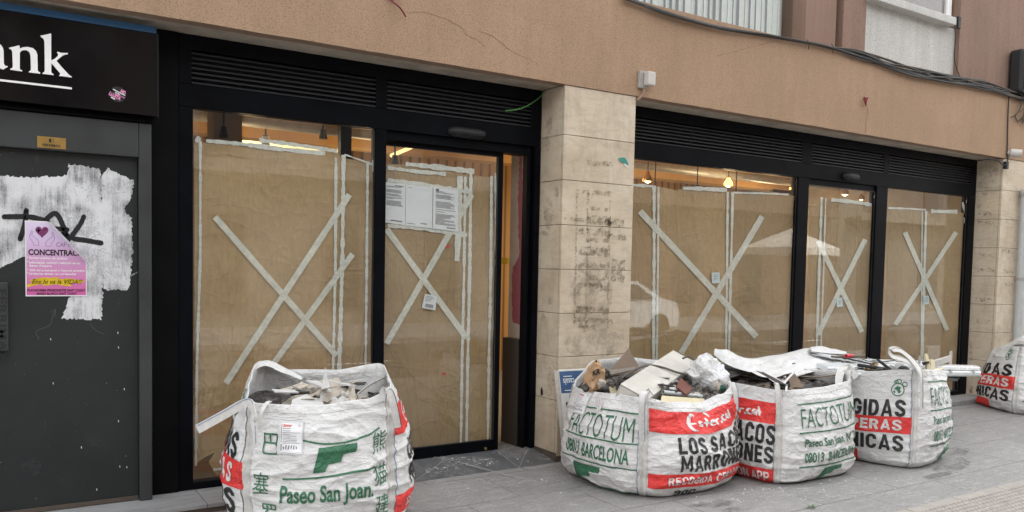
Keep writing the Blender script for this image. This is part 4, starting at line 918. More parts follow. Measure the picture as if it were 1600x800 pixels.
# poster with its upper corner curling off
PU = at(41.5, 344.5, yk-.0045); PR = at(136.5, 352, yk-.0045); PBL = at(40, 463, yk-.0045)
pw = PR.x-PU.x+.004; ph = PU.z-PBL.z
fa = (.29, 1.05); fb = (1.04, .42); fd = Vector((fb[0]-fa[0])).normalized() if False else None
dx, dz_ = (fb[0]-fa[0])*pw, (fb[1]-fa[1])*ph; L_ = math.hypot(dx, dz_); nx, nz = -dz_/L_, dx/L_
def poster(off):
    def f(u, v):
        x = u*pw; z = v*ph; d = (x-fa[0]*pw)*nx+(z-fa[1]*ph)*nz; R_ = .03
        if d > -.02:
            d += .02; an = min(d/R_, 1.62); k = d-an*R_
            m = R_*math.sin(an)+k*math.cos(an); h = R_*(1-math.cos(an))+k*math.sin(an)
            x += (m-d)*nx; z += (m-d)*nz
            return Vector((PBL.x+x-off*math.sin(an)*nx*-1, PU.y-h-off*math.cos(an), PBL.z+z+off*math.sin(an)*nz))
        return Vector((PBL.x+x, PU.y-off, PBL.z+z))
    return f
po = empty('poster', PBL, 'pink protest poster with a curling corner pasted on the painted steel door', 'poster')
def poster_mat():
    m, t, b = newmat('pink_poster_paper'); tc = N(t, 'ShaderNodeTexCoord'); sx = N(t, 'ShaderNodeSeparateXYZ'); t.links.new(tc.outputs['Object'], sx.inputs[0])
    mr = N(t, 'ShaderNodeMapRange'); mr.inputs[1].default_value = PBL.z; mr.inputs[2].default_value = PU.z; t.links.new(sx.outputs[2], mr.inputs[0])
    t.links.new(ramp(t, mr.outputs[0], [(.05, (.62, .12, .36)), (.45, (.60, .30, .52)), (.75, (.66, .52, .74)), (1, (.70, .62, .80))]), b.inputs['Base Color']); b.inputs['Roughness'].default_value = .5; return m
ik = Ink(); ik.poly([(0, 0), (1, 0), (1, .58), (.46, 1), (0, 1)]); ik.build('poster_sheet', M['paper'], poster(0), po, cut=(.03, .03))
ik = Ink(); ik.poly([(.018, .015), (.985, .015), (.985, .57), (.45, .985), (.018, .985)]); ik.build('printed_ground', poster_mat(), poster(.0007), po, cut=(.03, .03))
ik = Ink()
ik.text('CONCENTRACIÓ', .05, .545, .97, .645, 0, .035); ik.text('PLATAFORMA PENSIONISTES SANT CUGAT', .03, .062, .97, .098, 0, .03); ik.text('MAREA BLANCA SANT CUGAT', .18, .018, .83, .052, 0, .03)
ik.text('Sanitat pública de qualitat', .065, .488, .68, .525, 1, .02); ik.text('Informació, control i reducció de les', .065, .428, .89, .465, 1, .02); ik.text('llistes d\'espera', .065, .385, .42, .422, 1, .02)
ik.text('25% del pressupost a l\'atenció primària', .065, .325, .965, .362, 1, .02); ik.text('Urgències dignes, no col·lapsades', .06, .278, .82, .315, 1, .02)
for v in (.52, .46, .355, .31): ik.disc(.035, v, .01, .006, 1, 8)
yb = ragged([(.02, .15), (.12, .19), (.05, .21), (.22, .25), (.5, .255), (.55, .235), (.72, .24), (.98, .21), (.9, .175), (.72, .17), (.74, .13), (.5, .16), (.26, .14), (.3, .17), (.02, .12)], .006, .05, r)
ik.poly(yb, 2); ik.text('Ens hi va la VIDA!!', .10, .165, .92, .228, 3, .012, .35)
ht = [(.27+.105*(16*math.sin(a)**3)/16, .862+.075*(13*math.cos(a)-5*math.cos(2*a)-2*math.cos(3*a)-math.cos(4*a))/14) for a in [2*math.pi*k/28 for k in range(28)]]
ik.poly(ht, 4); ik.rect(.185, .868, .25, .880, 1); ik.rect(.207, .845, .228, .903, 1)
for s_ in (1, -1):
    hnd = [(.09, .84), (.075, .80), (.08, .765), (.125, .715), (.135, .675), (.215, .672), (.215, .735), (.165, .775), (.12, .80), (.105, .81), (.12, .86), (.10, .87), (.09, .84)]
    ik.stroke([(x if s_ > 0 else .545-x, y-(0 if s_ > 0 else .01)) for x, y in hnd], .007, 5, ph and pw/ph)
ik.text('CAP DE', .50, .665, .80, .725, 5, 0, .1)
ik.build('poster_print', [M['ink'], M['sign_white'], M['yellow'], M['ink'], printed('plum_print', (.18, .02, .12)), printed('violet_print', (.28, .12, .34))], poster(.0016), po, cut=(.03, .03))

# bank sign
bs = empty('sign_box', (.0, YS, 2.8), 'glossy black bank sign box with white serif letters above the steel door', 'sign')
zs0, zs1 = 2.503, 3.068
b = MB(); b.box((-3, YS, zs0), (.862, YDF+.1, zs1-.045)); b.build('box', M['sign_black'], bs, bevel=.002)
b = MB(); b.box((.862, YS-.004, zs0-.004), (.867, YS+.07, zs1-.045)); b.build('edge_strip', M['louvre'], bs)
b = MB(); b.box((-3, YS-.003, zs1-.0445), (.856, YDF, zs1-.003)); b.build('blue_trim', M['blue'], bs, bevel=.003)
cz = lambda pts: [(x/6.669, 30+y/6.669) for x, y in pts]
kk = [(422, 170), (440, 168), (500, 156), (528, 147), (534, 158), (534, 430), (575, 408), (600, 385), (607, 365), (594, 345), (598, 338), (640, 350), (707, 352), (706, 363), (680, 367), (650, 380), (588, 432), (640, 495), (690, 548), (722, 582), (748, 598), (746, 606), (618, 590), (618, 580), (630, 572), (622, 556), (536, 456), (534, 540), (538, 558), (560, 575), (558, 582), (440, 568), (442, 560), (460, 552), (467, 530), (463, 230), (455, 205), (440, 192), (424, 182)]
nn = [(93, 297), (150, 285), (195, 272), (206, 278), (206, 305), (240, 292), (290, 288), (340, 300), (375, 330), (390, 370), (394, 530), (400, 545), (420, 556), (418, 567), (300, 553), (302, 543), (318, 535), (322, 520), (318, 380), (308, 345), (285, 325), (255, 320), (225, 328), (207, 345), (206, 510), (212, 525), (232, 535), (230, 543), (105, 525), (107, 515), (128, 508), (133, 490), (128, 340), (120, 318), (95, 305)]
aa = [(-150, 310), (-110, 268), (-60, 252), (-20, 255), (10, 268), (30, 295), (38, 330), (40, 460), (48, 480), (65, 488), (80, 487), (80, 495), (35, 523), (10, 517), (-10, 498), (-60, 515), (-120, 505), (-150, 470), (-140, 420), (-90, 388), (-34, 372), (-36, 320), (-60, 285), (-95, 290), (-120, 325)]
for L in (aa, nn, kk):
    q = [at(*c, YS-.012) for c in cz(L)]; one('prism', q, (0, .0115, 0)).build('letter', M['sign_white'], bs)
q = [at(*c, YS-.009) for c in cz([(-500, 566), (748, 710), (748, 731), (-500, 587)])]; one('prism', q, (0, .0085, 0)).build('underline', M['sign_white'], bs)
st = empty('round_sticker', at(184, 147.5, YS), 'round black and pink sticker on the bank sign', 'sticker'); c0 = at(184, 147.5, YS); R_ = .048
def stk(off):
    ca, sa = math.cos(-.42), math.sin(-.42)
    return lambda u, v: Vector((c0.x+(u*ca-v*sa)*R_, YS-off, c0.z+(u*sa+v*ca)*R_))
ik = Ink(); ik.disc(0, 0, 1, 1, 0, 40); ik.poly([(-.95, .3), (.95, .1), (.98, -.2), (.5, -.3), (-.6, -.15), (-.98, -.1)], 1); ik.build('sticker_face', [M['ink'], M['lilac']], stk(.0015), st)
ik = Ink(); ik.text('LLUITA', -.92, -.62, .55, -.12, 0, .05); ik.text('NO', .12, .38, .72, .86, 0, .05); ik.rect(-.75, .26, .8, .36, 1); ik.rect(-.7, .06, .25, .14, 1); ik.text('ESTEM EN', -.3, -.12, .9, .06, 0, .03); ik.rect(-.55, -.82, -.02, -.68, 1); ik.disc(-.62, .02, .22, .2, 2)
ik.build('sticker_print', [M['pink'], M['sign_white'], M['ink']], stk(.0028), st)
b = MB(); b.box((-3, YDF+.03, zt+.001), (.838, YDF+.1, zs0-.002)); b.box((-3, YDF-.01, zt+.006), (.80, YDF+.029, zt+.022))  # dark strip put in for the shade of the recess under the sign
tag(b.build('gap_shade_strip', M['black_clad']), 'black lintel strip standing for shade in the gap between the bank sign and the steel door', 'infill')

# ================================================================== ROOM BEHIND THE GLASS
rm = empty('shop_interior', (6, 8, 0), 'empty warm lit shop room behind the papered windows', 'room')
YR = 10.4
b = MB(); b.box((-.5, YR, -.1), (11.2, YR+.1, 3.3)); b.build('back_wall', M['in_wall'], rm)
b = MB(); b.box((.9, YF+.12, -.12), (.96, YR, 3.3)); b.box((10.95, YF+.12, -.12), (11.0, YR, 3.3)); b.build('side_wall', M['in_white'], rm)
b = MB(); b.box((.9, YF+.11, 3.09), (11.0, YR, 3.13)); b.build('ceiling', M['in_ceiling'], rm)
b = MB(); b.box((2.372, 6.405, -.05), (3.95, YR, -.002)); b.box((.9, YF+.1, -.05), (2.371, YR, -.002)); b.box((3.951, YF+.1, -.05), (11, YR, -.002)); b.build('floor', M['in_floor'], rm)
b = MB(); b.box((XP0-.09, YF+.105, .95), (4.74, YF+.34, 3.088)); b.build('pillar_lining', M['in_white'], rm)
b = MB(); b.box((XP0-.13, YF+.107, .0), (4.74, YF+.36, .948)); b.build('fibre_panel', M['in_dark'], rm)
XL = XP0-.0915; ik = Ink(); r = random.Random(4)
ik.poly(ragged([(816, 225), (816, 508), (801, 504), (800, 470), (799, 440), (801, 418), (811, 400), (809, 330), (812, 225)], .9, 5, r))
ik.build('pink_paint', M['in_pink'], on_side(XL), rm)
b = MB(); q = on_side(XL-.002)(790, 408); b.box((q.x-.02, q.y-.05, q.z-.03), (q.x, q.y+.03, q.z+.03)); b.build('yellow_marker', M['yellow'], rm)
for z0, z1 in ((2.86, 3.088), ): 
    for y in (7.1, 8.6): one('box', (.97, y, z0), (10.94, y+.25, z1)).build('ceiling_beam', M['in_ceiling'], rm)
for y, z in ((6.9, 2.96), (7.9, 2.93), (9.0, 2.97)): one('tube', [(.98, y, z), (10.9, y, z-.03)], .07 if y > 7 else .03, 14).build('ceiling_duct', M['alu'], rm, smooth=40)
for px, y in ((541, 7.0),): 
    x = at(px, 225, y).x; one('box', (x-.05, y, 0), (x+.05, y+.08, 3.085)).build('post', M['in_post'], rm)
x = at(352, 200, 7.4).x; one('box', (x-.12, 7.3, 0), (x+.12, 7.55, 3.085)).build('white_column', M['in_white'], rm)
b = MB(); a_ = at(380, 222, 8.2); c_ = at(520, 228, 8.2); b.box((a_.x, 8.2, a_.z-.02), (c_.x+.2, 8.26, a_.z+.02)); b.build('led_strip', M['led'], rm)
b = MB(); a_ = at(612, 243, 7.2); c_ = at(648, 228, 8.5); b.tube([a_, c_], .02, 8); b.build('light_track', M['led'], rm)
b = MB(); b.tube([c_, c_+(c_-a_)*1.2], .022, 8); b.build('dark_track', M['in_post'], rm)
for px, py, yy in ((415, 226, 8.0), (505, 217, 7.8), (617, 258, 7.0), (350, 215, 7.1), (745, 236, 7.5)):
    p = at(px, py, yy); m = MB(); m.tube([p, p+Vector((.0, 0, .09))], [.042, .026], 14); m.tube([p+Vector((0, 0, .09)), (p.x, p.y, 3.085)], .009, 6); m.build('spot_lamp', M['in_post'], rm, smooth=40)
for k, (px, py) in enumerate(((1012, 282), (1138, 289), (1240, 295), (1320, 303), (1347, 311), (1389, 311), (1453, 317))):
    yy = 7.3+.25*(k % 3); p = at(px, py, yy); t = empty('pendant_lamp', p, 'small brass pendant lamp with a lit bulb hanging behind the right shop windows', 'lamp', 'brass pendant lamps inside the shop')
    m = MB(); m.tube([p+Vector((0, 0, z)) for z in (-.012, .03, .06, .085, .11)], [.06, .055, .034, .02, .018], 16, caps=False); m.build('shade', M['gold'], t, smooth=40)
    one('tube', [p+Vector((0, 0, .1)), (p.x, p.y, 3.085)], .006, 6).build('cord', M['rubber'], t)
    m = MB(); m.tube([p+Vector((0, 0, z)) for z in (-.03, -.015, .01, .03)], [.012, .034, .034, .012], 12); m.build('bulb', M['bulb'], t, smooth=True)
for px in (1024, 1090, 1151):  # rods added to draw thin dark upright lines in the glass
    p = at(px, 270, YF+.9); one('tube', [(p.x, YF+.9, 1.2), (p.x, YF+.9, 3.085)], .007, 6).build('dark_line_rod', M['in_post'], rm)
p0_ = at(1208, 298, 6.9); one('box', (p0_.x, 6.9, p0_.z-.02), (p0_.x+.5, 6.95, p0_.z+.02)).build('hanging_rail', M['in_post'], rm)
for x, y, e in ((2.0, 8.0, 1.7), (3.4, 8.4, 2.2), (5.6, 7.6, 4.2), (6.9, 8.4, 4.2), (8.2, 7.6, 4.2), (9.7, 8.2, 4.2)):
    l = bpy.data.lights.new('ceiling_lamp', 'POINT'); l.energy = e; l.color = (1, .74, .42); l.shadow_soft_size = .12; o = bpy.data.objects.new('ceiling_lamp', l); C.objects.link(o); o.location = (x, y, 2.45)
    l = bpy.data.lights.new('ceiling_lamp', 'AREA'); l.energy = e; l.color = (1, .80, .55); l.size = .8; o = bpy.data.objects.new('ceiling_lamp', l); C.objects.link(o); o.location = (x, y, 2.8); o.rotation_euler = (math.pi if False else 0, 0, 0)

# ================================================================== ACROSS THE STREET (seen as reflections in the glass)
def house(x0, x1, h, mat, cols, floors, label, y=-8.6):
    t = empty('townhouse', ((x0+x1)/2, y, -.07), label, 'building', 'houses across the street')
    one('box', (x0, y-8, -.2), (x1, y, h)).build('wall', mat, t)
    w = (x1-x0)/cols
    for i in range(cols):
        for j in range(floors):
            z = .3 if j == 0 else 1.0+j*3.1; cx = x0+w*(i+.5); ww = 1.1 if j else w*.36
            b = MB(); b.box((cx-ww/2, y+.004, z), (cx+ww/2, y+.05, z+(2.5 if j == 0 else 1.9))); f = b.build('window', M['opp_frame'], t)
            b = MB(); b.box((cx-ww/2+.08, y+.051, z+.08), (cx+ww/2-.08, y+.056, z+(2.42 if j == 0 else 1.82))); b.build('pane', M['opp_glass'], f)
    for j in range(1, floors): one('box', (x0+.4, y+.003, j*3.1+.55), (x1-.4, y+.75, j*3.1+.68)).build('balcony', mat, t)
    return t
house(-22, -8, 10, M['opp_wall'], 4, 3, 'cream house across the street at the left of the reflections'); house(-7.9, 3, 8.5, M['opp_wall2'], 3, 3, 'brick red house across the street facing the sliding door')
house(3.1, 15, 10.5, M['opp_wall'], 4, 3, 'cream house across the street facing the pillar'); house(15.1, 28, 8, M['opp_wall2'], 4, 2, 'brick red house across the street near the parked car'); house(28.1, 45, 10, M['opp_wall'], 4, 3, 'cream house far along the street at the right')
# parked white car
cx0, cy0 = 12.7, -4.3
ct = empty('parked_car', (cx0, cy0, -.19), 'white car parked across the street, seen only as a reflection', 'car')
prof = [(-2.0, .35), (-2.02, .62), (-1.9, .82), (-1.1, .95), (-.55, 1.40), (.75, 1.45), (1.45, 1.02), (1.95, .92), (2.05, .60), (2.0, .32)]
b = MB(); 
def carq(inset): return [(cx0+x, cy0, -.19+z) for x, z in prof]
n = len(prof); lay = [(-.78, 1), (-.86, .98), (-.86, .98), (.86, .98), (.86, .98), (.78, 1)]
vs = []
for yy in (-.86, -.80, .80, .86):
    for x, z in prof:
        k = 1 if abs(yy) < .85 else .96; tb = max(0, z-.95)*.35*(1 if yy > 0 else -1); vs.append((cx0+x*k, cy0+yy-tb, -.19+(z if abs(yy) < .85 else z*.985)))
b.add(vs, [(i*n+j, i*n+(j+1) % n, (i+1)*n+(j+1) % n, (i+1)*n+j) for i in range(3) for j in range(n)]+[tuple(range(n)), tuple(3*n+j for j in range(n))]); b.build('body', M['car_paint'], ct, smooth=35)
for sx in (-1.25, 1.3):
    for sy in (-.80, .80):
        wh = one('tube', [(cx0+sx, cy0+sy-.1, .13), (cx0+sx, cy0+sy+.1, .13)], .32, 24).build('wheel', M['tyre'], ct, smooth=40)
for yy in (.835,):
    b = MB(); b.prism([(cx0-.75, cy0+.885, .80), (cx0-.35, cy0+.76, 1.15), (cx0+.62, cy0+.75, 1.18), (cx0+1.1, cy0+.87, .84)], (0, .012, 0)); b.build('side_window', M['opp_glass'], ct)
b = MB(); b.prism([(cx0-1.06, cy0-.68, .79), (cx0-1.06, cy0+.68, .79), (cx0-.60, cy0+.6, 1.17), (cx0-.60, cy0-.6, 1.17)], (-.015, 0, .01)); b.build('windscreen', M['opp_glass'], ct)
for sy in (-.6, .6): b = MB(); b.box((cx0-2.03, cy0+sy-.18, .40), (cx0-1.94, cy0+sy+.18, .52)); b.build('headlight', M['enamel'], ct, bevel=.02)
# square parasol over a terrace
ux, uy = 22.3, -6.2
ut = empty('square_parasol', (ux, uy, -.07), 'cream square parasol across the street, seen only as a reflection', 'parasol')
one('tube', [(ux, uy, -.07), (ux, uy, 2.95)], .03, 10).build('pole', M['alu'], ut)
b = MB(); b.add([(ux-1.1, uy-1.1, 2.35), (ux+1.1, uy-1.1, 2.35), (ux+1.1, uy+1.1, 2.35), (ux-1.1, uy+1.1, 2.35), (ux, uy, 3.0), (ux-1.1, uy-1.1, 2.12), (ux+1.1, uy-1.1, 2.12), (ux+1.1, uy+1.1, 2.12), (ux-1.1, uy+1.1, 2.12)], [(0, 1, 4), (1, 2, 4), (2, 3, 4), (3, 0, 4), (0, 5, 6, 1), (1, 6, 7, 2), (2, 7, 8, 3), (3, 8, 5, 0)]); b.build('canopy', M['awning'], ut)

# ================================================================== RUBBLE SACKS
SACK_G = 'white woven rubble sacks standing along the shop front'
F_LOGO = [(.14, .97), (1, 1), (.97, .67), (.69, .63), (.64, .34), (.35, .29), (.27, .02), (0, 0)]
def brush(ik, u0, v0, u1, v1, mi):
    """hand-painted 'Ester.cat' inside the box u0..u1, v0..v1"""
    L = [[(355, 285), (315, 245), (265, 255), (228, 320), (208, 400), (235, 470), (290, 515), (360, 525)], [(172, 372), (240, 402), (345, 404)], [(475, 400), (432, 382), (412, 410), (458, 440), (450, 470), (390, 436)], [(555, 335), (560, 400), (535, 490)], [(490, 412), (560, 412), (622, 432)],
         [(640, 445), (705, 435), (690, 405), (650, 412), (637, 450), (662, 490), (722, 488)], [(735, 410), (746, 450), (760, 500)], [(746, 445), (780, 412), (822, 416)], [(848, 452), (860, 490)], [(950, 372), (905, 372), (890, 412), (922, 455), (980, 440)], [(1035, 342), (1000, 352), (992, 400), (1030, 408), (1046, 358), (1062, 410)], [(1075, 230), (1092, 300), (1112, 372)], [(1045, 332), (1092, 312), (1136, 296)], [(548, 232), (600, 270), (640, 330)]]
    def c(x):
        K = [(-343, 310), (0, 345), (400, 400), (700, 430), (1000, 375), (1200, 240)]
        for (a, b), (a2, b2) in zip(K, K[1:]):
            if x <= a2: return b+(b2-b)*(x-a)/(a2-a)
        return 240
    for s in L:
        q = [tuple(p) for p in smooth_line([(u0+(x+60)/1270*(u1-u0), v0+(.5-(y-c(x))/330)*(v1-v0)) for x, y in s], 4)]; n = len(q)
        ik.stroke(q, [(.030 if len(s) > 7 and s[0][0] < 400 else .019)*(.5+.7*math.sin(math.pi*min(1, (i+.6)/n)))*(u1-u0)/.62 for i in range(n)], mi, .8)
def globe(ik, u, v, s, asp):
    ik.stroke([(u+s*math.cos(a), v+s*asp*math.sin(a)) for a in [2*math.pi*k/24 for k in range(25)]], s*.16, 0, asp)
    ik.poly([(u-s*.6, v+s*asp*.1), (u-s*.1, v+s*asp*.55), (u+s*.5, v+s*asp*.35), (u+s*.35, v-s*asp*.1), (u+s*.55, v-s*asp*.4), (u+s*.1, v-s*asp*.65), (u-s*.1, v-s*asp*.15)], 0)
    ik.poly([(u-s*.75, v-s*asp*.3), (u-s*.45, v-s*asp*.1), (u-s*.35, v-s*asp*.6), (u-s*.55, v-s*asp*.6)], 0)
    for dx, dy, k in ((.1, 1.25, .45), (1.15, .85, .42), (-.3, 1.2, .3)):
        ik.stroke([(u+s*(dx+k*math.cos(a)), v+s*asp*(dy+k*.8*math.sin(a))) for a in [2*math.pi*j/14 for j in range(15)]], s*.14, 0, asp)
def face_A(dv=0, sq=1, lines=(.86, .59, .20, -.02), rows=((.65, .82), (.41, .53), (.26, .37)), u0=.13, u1=.88, logo=(.36, .62, .02, .17), skip=()):
    a = Ink()
    for v in lines:
        if v >= 0: a.item('printed_line').rect(u0-.03, v, u1+.03, v+.014)
    T = ('FACTOTUM', 'Paseo San Joan. Nº 24', '08013  BARCELONA')
    for i, (lo, hi) in enumerate(rows):
        if i not in skip: a.item('printed_text').text(T[i], u0+(0 if i == 0 else .02), lo, u1-(0 if i == 0 else .02), hi, 0, -.010 if i == 0 else .018)
    x0, x1, y0, y1 = logo; a.item('printed_logo').poly([(x0+(x1-x0)*p[0], y0+(y1-y0)*p[1]) for p in F_LOGO]); return a, None
def face_B(b1=(.68, .88), t1=(.465, .625), t2=(.285, .445), b2=(.105, .245)):
    a = Ink(); w = Ink()
    a.item('printed_band').rect(.035, b1[0], .965, b1[1], 1); brush(w.item('painted_lettering'), .22, b1[0]+.015, .88, b1[1]-.015, 3)
    a.item('printed_text').block('LOS SACOS', .24, t1[0], .97, t1[1], 2); a.item('printed_text').block('MARRONES', .25, t2[0], .96, t2[1], 2)
    a.item('printed_band').rect(.035, b2[0], .965, b2[1], 1); w.item('printed_text').block('RECOGIDA CON APP', .17, b2[0]+.035, .93, b2[1]-.035, 3, .17); a.item('printed_text').block('900', .24, .015, .44, .08, 2)
    return a, w
def face_C(t1=(.525, .70), bd=(.355, .525), t2=(.175, .335), gl=(.83, .80, .055), words=(('RECOGIDAS', .0), ('ESPERAS', .24), ('ÚNICAS', .30))):
    a = Ink(); w = Ink(); globe(a.item('printed_globe'), gl[0], gl[1], gl[2], 1.15)
    a.item('printed_text').block(words[0][0], words[0][1], t1[0], .905, t1[1], 2); a.item('printed_band').rect(.02, bd[0], .985, bd[1], 1); w.item('printed_text').block(words[1][0], words[1][1], bd[0]+.03, .88, bd[1]-.03, 3)
    a.item('printed_text').block(words[2][0], words[2][1], t2[0], .90, t2[1], 2); a.item('printed_patch').rect(.02, .02, .5, .15, 1); return a, w
def face_D():
    a = Ink()
    a.item('printed_line').stroke([(u, .755-.05*math.sin((u-.38)/.52*math.pi)*1+.03*(u-.38)) for u in [.38+.52*k/20 for k in range(21)]], .013, 0); a.item('printed_line').stroke([(.26+.60*k/12, .475+.03*(k/12)**2*1.2) for k in range(13)], .013, 0)
    a.item('printed_logo').poly([(.45+.29*p[0], .515+.185*p[1]) for p in F_LOGO])
    a.item('printed_text').text('Paseo San Joan.', .25, .265, .84, .425, 0, .025)
    for ch, u, v in (('巴', .13, .645), ('塞', .07, .36), ('罗', .12, .14), ('熊', .845, .60), ('猫', .845, .37), ('建', .855, .15)): a.item('printed_character').text(ch, u, v, u+.105, v+.15, 0, .0)
    a.item('printed_line').rect(.2, .1, .86, .113); a.item('printed_text').text('08013 BARCELONA', .22, .0, .84, .08, 0, .02); return a, None

class Sack:
    def __init__(s, label, cx, cy, rot, w, rim, B, cb, seed, faces, wr=1.0, tuck=.06, slump=(0, 0), taper=0):
        s.c = Vector((cx, cy)); s.rot = math.radians(rot); s.w = w; s.rim = rim; s.B = B; s.cb = cb; s.seed = seed; s.wr = wr; s.tuck = tuck; s.slump = slump; s.taper = taper
        s.co = [(-w, -w), (w, -w), (w, w), (-w, w)]; s.no = [(0, -1), (1, 0), (0, 1), (-1, 0)]
        s.t = empty('rubble_sack', (cx, cy, ZG), label, 'sack', SACK_G)
        NU, NV = 124, 116; b = MB(); n = 4*NU
        vs = [s.pt(4*i/n, j/NV) for j in range(NV+1) for i in range(n)]
        hem = [s.pt(4*i/n, v, o) for v, o in ((1.0, -.008), (.95, -.012), (.8, -.014), (.62, -.016), (.5, -.02)) for i in range(n)]
        vs += hem; R = NV+1+5
        fs = [(j*n+i, j*n+(i+1) % n, (j+1)*n+(i+1) % n, (j+1)*n+i) for j in range(R-1) for i in range(n)]
        vs.append(s.world(0, 0, ZG+.003)); fs += [((i+1) % n, i, len(vs)-1) for i in range(n)]
        b.add(vs, fs); b.build('woven_body', M['woven'], s.t, smooth=True)
        for k, f in enumerate(faces):
            if f is None: continue
            a, wt = f
            pm = [M['p_green'], M['p_red'], M['p_black'], M['p_white']]
            for nm, q in a.split(): q.build(nm, pm, lambda u, v, k=k: s.pt(k+min(.9999, max(0, u)), v, .0045), s.t, cut=(.0125, .0125))
            if wt:
                for nm, q in wt.split(): q.build(nm, pm, lambda u, v, k=k: s.pt(k+min(.9999, max(0, u)), v, .0068), s.t, cut=(.0125, .0125))
        for k in range(4):
            b = MB(); n2 = 60; rows = []
            for j in range(n2+1):
                v = .015+.985*j/n2; wob = .006*noise.noise((j*.25, k*7.1, seed)); du = .030*.45/w
                rows += [s.pt(k-du+wob, v, .001), s.pt(k-du*.9+wob, v, .010), s.pt(k+wob, v, .012), s.pt(k+du*.9+wob, v, .010), s.pt(k+du+wob, v, .001)]
            b.add(rows, [(j*5+i, j*5+i+1, (j+1)*5+i+1, (j+1)*5+i) for j in range(n2) for i in range(4)]); sm = b.build('seam_webbing', M['webbing'], s.t, smooth=60)
            b = MB(); sg = (1 if k % 2 else -1)
            b.tube([s.pt(k+sg*.040*.45/w+.006*noise.noise((j*.25, k*7.1, seed)), .015+.98*j/60, .003) for j in range(61)], .0019, 5); b.build('seam_stitching', M['thread_black' if (k+seed) % 2 else 'thread_blue'], s.t)
        b = MB(); b.tube([s.pt(4*i/240 % 4, .94, .0012) for i in range(241)], .0013, 4); b.build('hem_stitching', M['thread_white'], s.t)
    def world(s, x, y, z):
        c, n = math.cos(s.rot), math.sin(s.rot); return Vector((s.c.x+x*c-y*n, s.c.y+x*n+y*c, z))
    def rimz(s, a):
        a %= 4; R = s.rim+[(s.rim[0][0]+4, s.rim[0][1])]
        for (a0, z0), (a1, z1) in zip(R, R[1:]):
            if a0 <= a <= a1: t = (a-a0)/(a1-a0); t = t*t*(3-2*t); return z0+(z1-z0)*t
        a += 4
        for (a0, z0), (a1, z1) in zip(R, R[1:]):
            if a0 <= a <= a1: t = (a-a0)/(a1-a0); t = t*t*(3-2*t); return z0+(z1-z0)*t
        return R[0][1]
    def raw(s, a, v):
        a %= 4; k = int(a) % 4; u = a-int(a); q = 2*u-1; z = ZG+.004+v*(s.rimz(a)-ZG)
        sh = math.sin(math.pi*min(.985, (v*.90+.07)**.72))**.8
        c0, c1 = s.co[k], s.co[(k+1) % 4]; x = c0[0]+(c1[0]-c0[0])*u; y = c0[1]+(c1[1]-c0[1])*u
        ins = s.tuck*(1-math.sqrt(max(0, 1-(1-v/.14)**2))) if v < .14 else 0
        cr = 1-.085*abs(q)**10                       # rounded corners
        m = (1+s.cb*sh-ins/s.w)*cr*(1-s.taper*v*v); x *= m; y *= m
        bl = s.B[k]*(1-abs(q)**2.2)*sh; x += s.no[k][0]*bl; y += s.no[k][1]*bl
        r_ = math.hypot(x, y); dx, dy = x/r_, y/r_; sd_ = s.seed*3.7
        sa = lambda t: math.sqrt(t*t+.0012); f1 = 1-sa(noise.noise((x*2.6+sd_, y*2.6, z*9))); f2 = noise.noise((x*5, y*5+sd_, z*4)); f3 = 1-sa(noise.noise((x*7, y*7+sd_, z*17)))
        dr = noise.noise((a*5+sd_, v*1.1, 0)); f4 = 1-sa(noise.noise((x*6+z*5, y*6+z*4+sd_, z*3-x*4)))
        lo = 1-.6*v
        d = s.wr*((f1**4)*.026*lo+(f3**5)*.008*lo+f2*.013+dr*.016*v*v+(f4**6)*.010-.014)
        d -= .010*max(0, abs(q)-.88)/.12
        if v > .9: d *= 1-.3*(v-.9)*10
        sag = (s.slump[0]*v*(1-v)*4*.5, s.slump[1]*v*(1-v)*4*.5)
        return Vector((x+dx*d+sag[0], y+dy*d+sag[1], z))
    def pt(s, a, v, off=0.0):
        v = max(0, v); p = s.raw(a, v)
        if off:
            e = .012; du = s.raw(a+e, v)-s.raw(a-e, v); dv = s.raw(a, min(1, v+e))-s.raw(a, max(0, v-e)); n = du.cross(dv)
            if n.length > 1e-12:
                n.normalize()
                if n.x*p.x+n.y*p.y < -.3*math.hypot(p.x, p.y): n = -n
                p = p+n*off
        return s.world(p.x, p.y, p.z)
    def fill(s, gap, mound, label, mat='rubble', amp=.05):
        b = MB(); na, nr = 96, 34; vs = []
        for j in range(nr+1):
            f = j/nr
            for i in range(na):
                a = 4*i/na; p = s.raw(a, .88); z = (s.rimz(a)-gap)*f+(sum(s.rimz(k*.5) for k in range(8))/8-gap)*(1-f)+mound*(1-f*f)
                x, y = p.x*f*.97, p.y*f*.97
                h = abs(noise.noise((x*9+s.seed, y*9, 1)))*amp*1.6+noise.noise((x*23, y*23+s.seed, 2))*amp*.6
                vs.append(s.world(x, y, z+h*(1-f**6)))
        b.add(vs, [(j*na+i, j*na+(i+1) % na, (j+1)*na+(i+1) % na, (j+1)*na+i) for j in range(nr) for i in range(na)])
        o = b.build('rubble_fill', M[mat], None, smooth=25, origin=s.world(0, 0, ZG+.3)); tag(o, label, 'rubble'); stuff(o)
    def strap(s, pts, width=.05, side=(1, 0, 0), name='lifting_loop', mat='webbing', edge=None):
        P = [at(*p) for p in pts]; q = smooth_line(P, 6); b = MB(); b.ribbon(q, width, side, .004)
        o = b.build(name, M[mat], s.t, smooth=60)
        if edge: 
            b = MB(); b.tube([p+Vector(side).normalized()*width*.42+Vector((0, -.004, .0)) for p in q], .0018, 5); b.build('loop_stitching', M[edge], o)
        return o
